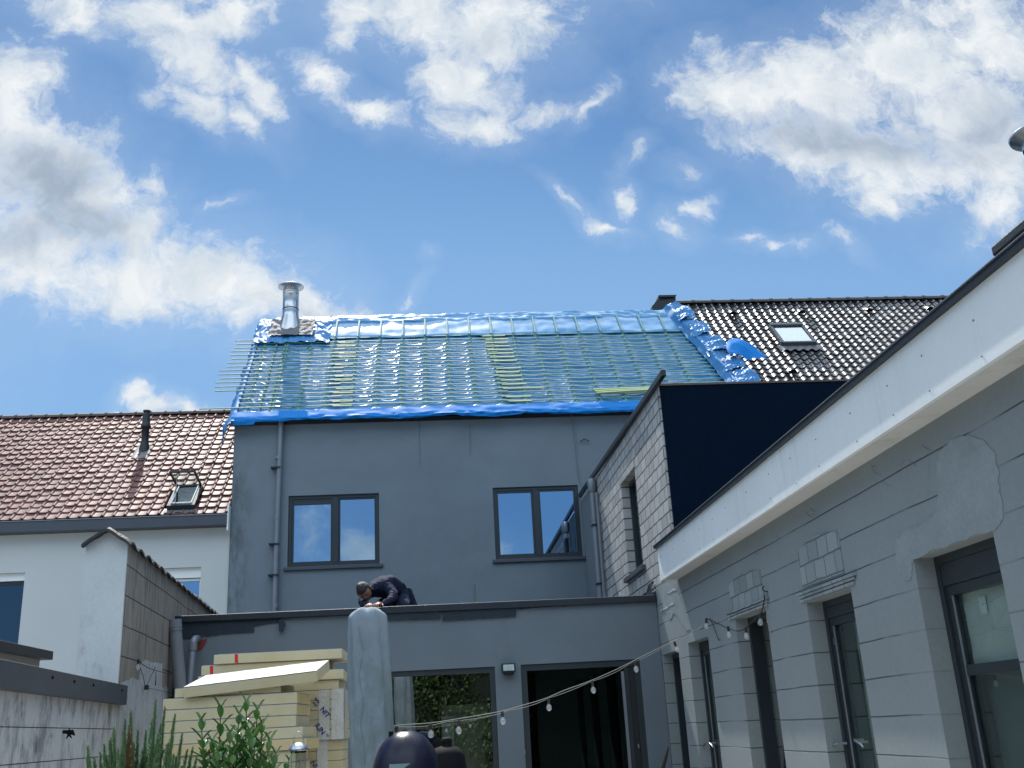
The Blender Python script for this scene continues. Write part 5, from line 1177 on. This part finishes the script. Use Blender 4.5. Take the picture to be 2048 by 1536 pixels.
# glossy shrub
sc = at(470, 1530, 1, 3.5)
sb = thing('shrub', 'glossy green leaved shrub with white buds in front of the insulation boards', 'plant', (sc.x, 3.5, GZ))
m_, mt_, mw_ = MB(), MB(), MB()
shoots = [(493, 1408, 1.0), (441, 1420, 1.0), (402, 1445, .9), (515, 1424, 1.0), (478, 1432, .7), (525, 1452, .8), (460, 1470, .7), (424, 1486, .7), (500, 1466, .8), (540, 1486, .8), (446, 1496, .8), (480, 1490, .9), (515, 1492, .9), (405, 1500, .7), (552, 1512, .6), (465, 1512, .8), (495, 1516, .8), (430, 1516, .7), (530, 1514, .7), (578, 1524, .4), (470, 1500, .8), (410, 1520, .8), (445, 1522, .9), (488, 1524, .9), (520, 1528, .8), (505, 1480, .8), (435, 1505, .8), (548, 1528, .7), (455, 1530, .9)]
for (x, y, s_) in shoots:
    dep = 3.5+rp.uniform(-.12, .14); tp = at(x, y, 1, dep); bs_ = Vector((sc.x+(tp.x-sc.x)*.5, 3.5+(dep-3.5)*.4, 1.2))
    mid = bs_.lerp(tp, .55)+Vector((rp.uniform(-.012, .012), 0, 0)); pts = smooth([bs_, mid, tp], 6); mt_.tube(pts, [.004-.0025*i/len(pts) for i in range(len(pts))], 5)
    L_ = (tp-bs_).length; k = int(L_/.028)
    for i in range(k):
        t_ = 1-i*.028/L_; p = bs_.lerp(tp, t_) if t_ > .55 else bs_.lerp(mid, t_/.55); ph = i*1.57+rp.uniform(-.3, .3)
        if t_ < .2 and rp.random() < .3: continue
        for sg in (0, math.pi):
            a = ph+sg; out = Vector((math.cos(a), math.sin(a), 0)); el = .9-.5*min(1, i/4); d = out*(1-el*.55)+Vector((0, 0, el*1.1+.15))
            leaf1(m_, p, d, Vector((0, 0, 1)), (.046+.012*min(1, i/3))*s_**.4*rp.uniform(.8, 1.15), .021*rp.uniform(.85, 1.15), max(.02, min(1, rp.random()*.7+.3*(1-min(1, i/3)))))
    if rp.random() < .6:
        t_ = rp.uniform(.55, .9); p = bs_.lerp(tp, t_)+Vector((rp.uniform(-.012, .012), -.012, 0)); mw_.lathe([(0, -.006), (.0055, -.003), (.0065, .002), (.004, .007), (0, .008)], p, 10)
m_.build('leaves', M_leaf, sb); mt_.build('twigs', M_twig, sb); mw_.build('buds', mat('white buds', (.75, .75, .70), .5, .05), sb)
pot(sb, sc.x, 3.5, .20, GZ+.38); part('main_stems', M_twig, sb, lambda m: [m.tube([(sc.x+.02*math.cos(a), 3.5+.02*math.sin(a), GZ+.36), (sc.x+.10*math.cos(a), 3.5+.08*math.sin(a), 1.22)], [.010, .004], 6) for a in (0, .9, 1.8, 2.7, 3.6, 4.5, 5.4)])

# ---------------------------------------------------------------- trees behind the viewer, mirrored in the big window
M_tleaf = leafmat('tree leaves', (.03, .06, .015), (.09, .14, .035), .6); M_bark = mat('bark', (.08, .06, .045), .9, .2, 8)
def tree(name, lab, x, y, h, r_, n_, seed):
    rt = random.Random(seed); t = thing(name, lab, 'tree', (x, y, GZ), 'trees behind the garden')
    part('trunk', M_bark, t, lambda m: (m.tube([(x, y, GZ), (x+.1, y, h*.35), (x, y+.1, h*.7)], [.18, .13, .05], 8), [m.tube([(x, y, h*.25+.1*k), (x+r_*.7*math.cos(k*1.3), y+r_*.7*math.sin(k*1.3), h*.45+.2*k)], [.07, .02], 6) for k in range(7)]))
    m = MB(); cl = [(Vector((rt.gauss(0, r_*.45), rt.gauss(0, r_*.4), h*.55+rt.uniform(-.4, .42)*h*.8)), rt.uniform(.4, .9)) for _ in range(34)]
    for i in range(n_):
        c, q = cl[rt.randrange(len(cl))]; v = Vector((rt.gauss(0, 1), rt.gauss(0, 1), rt.gauss(0, 1))).normalized()*q*rt.uniform(.5, 1)
        p = Vector((x, y, GZ))+c+v; 
        if p.z < GZ+.2: continue
        d = Vector((rt.gauss(0, 1), rt.gauss(0, 1), rt.gauss(0, 1))).normalized(); e = d.orthogonal().normalized()*.05; d = d*.10
        m.add([p-d*.5, p+e, p+d*.5, p-e], [(0, 1, 2, 3)], 0, False, max(.01, rt.random()))
    m.build('crown', M_tleaf, t, fixn=False)
for i, (x, y, h, r_, lb) in enumerate(((-5.2, -8.5, 5.0, 2.0, 'second leafy tree from the left behind the hedge, seen only mirrored'), (-1.6, -9.5, 5.6, 2.0, 'leafy tree behind the middle of the hedge, seen only mirrored'), (2.6, -8.8, 5.2, 2.1, 'leafy tree behind the right half of the hedge, seen only mirrored'))):
    tree('garden_tree', lb, x, y, h, r_, 3600, 40+i)
hd = thing('hedge', 'tall dense dark green hedge behind the viewer, seen mirrored in the wide window', 'hedge', (0, -6.4, GZ))
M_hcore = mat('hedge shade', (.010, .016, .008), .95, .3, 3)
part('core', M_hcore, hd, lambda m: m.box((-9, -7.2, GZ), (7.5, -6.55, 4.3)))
rh = random.Random(77); m_ = MB()
for i in range(26000):
    x = rh.uniform(-9, 7.5); z = GZ+rh.random()*4.2; bump_ = .5*noise.noise(Vector((x*.9, z*.9, 1)))+.25*noise.noise(Vector((x*2.6, z*2.6, 4)))
    if z > 4.0+.9*noise.noise(Vector((x*.8, 0, 3)))+.3: continue
    p = Vector((x, -6.50+bump_*.5+rh.uniform(-.08, .08), z)); d = Vector((rh.gauss(0, 1), rh.gauss(0, 1), rh.gauss(0, 1))).normalized(); e = d.orthogonal().normalized()*.045; d = d*.10
    m_.add([p-d*.5, p+e, p+d*.5, p-e], [(0, 1, 2, 3)], 0, False, max(.01, min(1, .5+bump_+rh.uniform(-.3, .3))))
m_.build('foliage', M_tleaf, hd, fixn=False)

# ---------------------------------------------------------------- the roofer kneeling on the flat roof
def skinned(name, nodes, edges, mat_, parent, sub=2, smooth=True):
    """one continuous surface grown round a skeleton of (position, radius) joints"""
    me = bpy.data.meshes.new(name); off = ORG[parent.name] if parent else Vector()
    me.from_pydata([tuple(Vector(p)-off) for p, r_ in nodes], edges, []); o = bpy.data.objects.new(name, me); COL.objects.link(o)
    o.modifiers.new('skin', 'SKIN'); 
    for i, (p, r_) in enumerate(nodes):
        sv = me.skin_vertices[0].data[i]; sv.radius = (r_, r_) if not isinstance(r_, tuple) else r_; sv.use_root = (i == 0)
    s_ = o.modifiers.new('sub', 'SUBSURF'); s_.levels = sub; s_.render_levels = sub
    dg = bpy.context.evaluated_depsgraph_get(); nm = bpy.data.meshes.new_from_object(o.evaluated_get(dg)); bpy.data.objects.remove(o)
    nm.name = name; nm.materials.clear(); nm.materials.append(mat_); nm.polygons.foreach_set('use_smooth', [smooth]*len(nm.polygons))
    o = bpy.data.objects.new(name, nm); COL.objects.link(o); ORG[o.name] = off; o.parent = parent
    return o
M_skin = mat('skin', (.26, .13, .085), .55, .08, 20, .04, 200, .1, 300, spec=.4)
M_cloth = mat('dark navy work jacket', (.012, .018, .040), .85, .15, 8, .1, 200, .5, 40, spec=.2)
M_trous = mat('dark work trousers', (.012, .016, .026), .9, .15, 8, .1, 200, .5, 40, spec=.2)
M_hair = mat('dark brown hair', (.012, .010, .010), .55, .2, 60, .2, 300, .6, 240, stretch=(1, 1, .5))
M_shoe = mat('worn pale shoe sole', (.22, .23, .22), .8, .3, 20)
PO = Vector((-.50, 11.6, 2.82))
pe = thing('person', 'person in dark navy work clothes kneeling bent over at the edge of the flat roof', 'person', PO)
V = Vector
n_ = [(V((-.395, 12.02, 3.10)), .150), (V((-.43, 11.92, 3.17)), .150), (V((-.49, 11.80, 3.205)), .150), (V((-.56, 11.68, 3.185)), .135), (V((-.60, 11.61, 3.17)), .095), (V((-.645, 11.545, 3.15)), .052), (V((-.68, 11.49, 3.13)), .05),
      # arms: near (his left) and far
      (V((-.475, 11.60, 3.150)), .072), (V((-.405, 11.47, 3.055)), .056), (V((-.43, 11.36, 2.985)), .047), (V((-.53, 11.24, 2.93)), .036),
      (V((-.68, 11.72, 3.14)), .068), (V((-.765, 11.60, 3.03)), .052), (V((-.74, 11.44, 2.96)), .044), (V((-.665, 11.25, 2.925)), .034),
      # legs: hips, knees, ankles
      (V((-.33, 11.96, 3.05)), .105), (V((-.315, 11.66, 2.925)), .078), (V((-.30, 11.86, 2.865)), .056), (V((-.285, 12.02, 2.855)), .042),
      (V((-.50, 12.00, 3.03)), .10), (V((-.60, 11.70, 2.92)), .076), (V((-.58, 11.92, 2.865)), .055), (V((-.57, 12.08, 2.855)), .042)]
e_ = [(0, 1), (1, 2), (2, 3), (3, 4), (4, 5), (5, 6), (3, 7), (7, 8), (8, 9), (9, 10), (3, 11), (11, 12), (12, 13), (13, 14), (0, 15), (15, 16), (16, 17), (17, 18), (0, 19), (19, 20), (20, 21), (21, 22)]
body = skinned('body', n_, e_, M_cloth, pe, 3)
_me = body.data; _nn = [v.normal.copy() for v in _me.vertices]
for v, q in zip(_me.vertices, _nn):
    p = v.co+PO; w1 = 1-abs(noise.noise(V((p.x*13, p.y*13, p.z*22))))*2
    v.co += q*(.010*max(0, w1)**2-.004+.006*noise.noise(V((p.x*30, p.y*30, p.z*30))))
_me.update()
# jacket hem lifting at the back
def hemf(a, b):
    an = -.9+2.9*a; c = V((-.375, 12.06, 3.13)); r_ = .155+.045*b+.012*math.sin(a*17)+.01*noise.noise(V((a*9, b*4, 0)))
    return c+V((math.cos(an)*r_+.03*b, math.sin(an)*r_*.7+.05*b, .06-.20*b+.018*math.sin(a*11)*b-.05*math.cos(an)*0))
m_ = MB(); m_.grid(hemf, 40, 10); m_.build('jacket_hem', M_cloth, pe)
# collar
part('collar', M_cloth, pe, lambda m: m.tube([V((-.63, 11.565, 3.155))+Vector((.052*math.cos(a), .045*math.sin(a), .045*math.sin(a+.7))) for a in [6.283*i/20 for i in range(21)]], .014, 8))
# head, bent forward and down
HC = V((-.728, 11.435, 3.105))
fd = V((.10, -.62, -.78)).normalized()       # where the face looks
ud = (V((-.45, -.62, .55))-fd*V((-.45, -.62, .55)).dot(fd)).normalized()   # crown of the head
rd = fd.cross(ud)
def hp(x, y, z): return HC+rd*x+fd*y+ud*z
def headf(a, b):
    th = math.pi*b; ph = 2*math.pi*a
    x = math.sin(th)*math.cos(ph); y = math.sin(th)*math.sin(ph); z = math.cos(th)
    X_h, Y_h, Z_h = x*.074, y*.094, z*.112
    if z < 0: X_h *= 1-.28*z*z*1.2; Y_h *= 1-.10*z*z
    if y > .5:
        fx = math.exp(-(x/.22)**2); Y_h += .018*fx*math.exp(-((z+.12)/.16)**2)      # nose
        Y_h += .004*fx*math.exp(-((z+.42)/.07)**2)-.003*fx*math.exp(-((z+.50)/.04)**2)  # lips
        Y_h += .006*math.exp(-(x/.4)**2)*math.exp(-((z+.78)/.14)**2)                 # chin
        for sx in (-1, 1): Y_h -= .007*math.exp(-((x-sx*.40)/.14)**2)*math.exp(-((z-.04)/.09)**2)  # eye sockets
        Y_h += .004*math.exp(-((abs(x)-.38)/.2)**2)*math.exp(-((z-.20)/.06)**2)      # brows
    return hp(X_h, Y_h, Z_h)
m_ = MB(); m_.grid(headf, 48, 40); head = m_.build('head', M_skin, pe)
def ear(s_):
    m2 = MB(); c = hp(s_*.076, -.008, -.01)
    m2.grid(lambda a, b: c+rd*s_*(.004+.012*math.sin(math.pi*b))+fd*(.016*math.cos(6.283*a)*math.sin(math.pi*b*.5+.2))+ud*(.030*math.sin(6.283*a)*math.sin(math.pi*b*.5+.2)), 16, 6); m2.build('ear', M_skin, head)
ear(1); ear(-1)
for s_ in (-1, 1):
    m2 = MB(); m2.lathe([(0, .009), (.007, .006), (.0095, 0)], hp(s_*.030, .083, .006), 12, axis=fd); m2.build('eye', mat('eye white', (.12, .09, .08), .4), head)
    m2 = MB(); m2.tube([hp(s_*.016, .094, .026), hp(s_*.030, .094, .031), hp(s_*.046, .085, .025)], .0035, 6); m2.build('eyebrow', M_hair, head)
m2 = MB(); m2.tube([hp(-.022, .090, -.052), hp(0, .096, -.050), hp(.022, .090, -.052)], .003, 6); m2.build('mouth', mat('lips', (.30, .12, .10), .5), head)
def hairf(a, b):
    ph = 2*math.pi*a; th = math.pi*.60*b
    x = math.sin(th)*math.cos(ph); y = math.sin(th)*math.sin(ph); z = math.cos(th)
    lim = .62 if y > .1 else 2.0
    k = 1.07+.05*noise.noise(V((x*5, y*5, z*5)))+.03*noise.noise(V((x*16, y*16, z*16)))
    zz = z
    if y > .2 and z < .42: k = .97
    return hp(x*.074*k, y*.094*k, zz*.112*k)
m_ = MB(); m_.grid(hairf, 64, 26); m_.build('hair', M_hair, pe)
# hands with five fingers gripping the roof edge
def hand(w_, d_, s_, nm):
    w_ = V(w_); d_ = V(d_).normalized(); sd = V((0, 0, 1)).cross(d_).normalized()*s_; up = V((0, 0, 1))
    N_ = [(w_, .024), (w_+d_*.035, .030), (w_+d_*.07, .032)]; E_ = [(0, 1), (1, 2)]
    for k, (o, L) in enumerate(((-.030, .062), (-.010, .074), (.010, .078), (.029, .070))):
        b = len(N_); p = w_+d_*.085+sd*o; N_ += [(p, .0095), (p+d_*L*.40+up*.006, .009), (p+d_*L*.72-up*.010, .0085), (p+d_*L*.86-up*.034, .0075)]; E_ += [(2, b), (b, b+1), (b+1, b+2), (b+2, b+3)]
    b = len(N_); p = w_+d_*.03+sd*.03; N_ += [(p, .011), (p+d_*.025+sd*.022-up*.006, .0105), (p+d_*.052+sd*.030-up*.018, .009)]; E_ += [(1, b), (b, b+1), (b+1, b+2)]
    return skinned(nm, N_, E_, M_skin, pe, 1)
hand((-.545, 11.215, 2.925), (-.35, -1, -.10), 1, 'hand'); hand((-.655, 11.235, 2.922), (-.05, -1, -.10), -1, 'hand')
# shoes
def shoe(p, d_):
    p, d_ = V(p), V(d_).normalized(); sd = d_.cross(V((0, 0, 1)))
    def g(a, b):
        an = 6.283*a; L = .27*b; w_ = .042*math.sin(math.pi*min(1, b*.9+.08))**.45; hh = .040 if b < .5 else .048
        return p+d_*L+sd*(w_*math.cos(an))+V((0, 0, hh*math.sin(an)*(.9 if b < .9 else .6)))
    m2 = MB(); m2.grid(g, 20, 14); m2.add([g(i/20, 0) for i in range(20)], [tuple(range(20))]); m2.add([g(i/20, 1) for i in range(20)], [tuple(range(20))]); o = m2.build('shoe', M_shoe, pe)
shoe((-.275, 11.98, 2.885), (.25, .45, .12)); shoe((-.56, 12.05, 2.875), (.1, 1, .1))
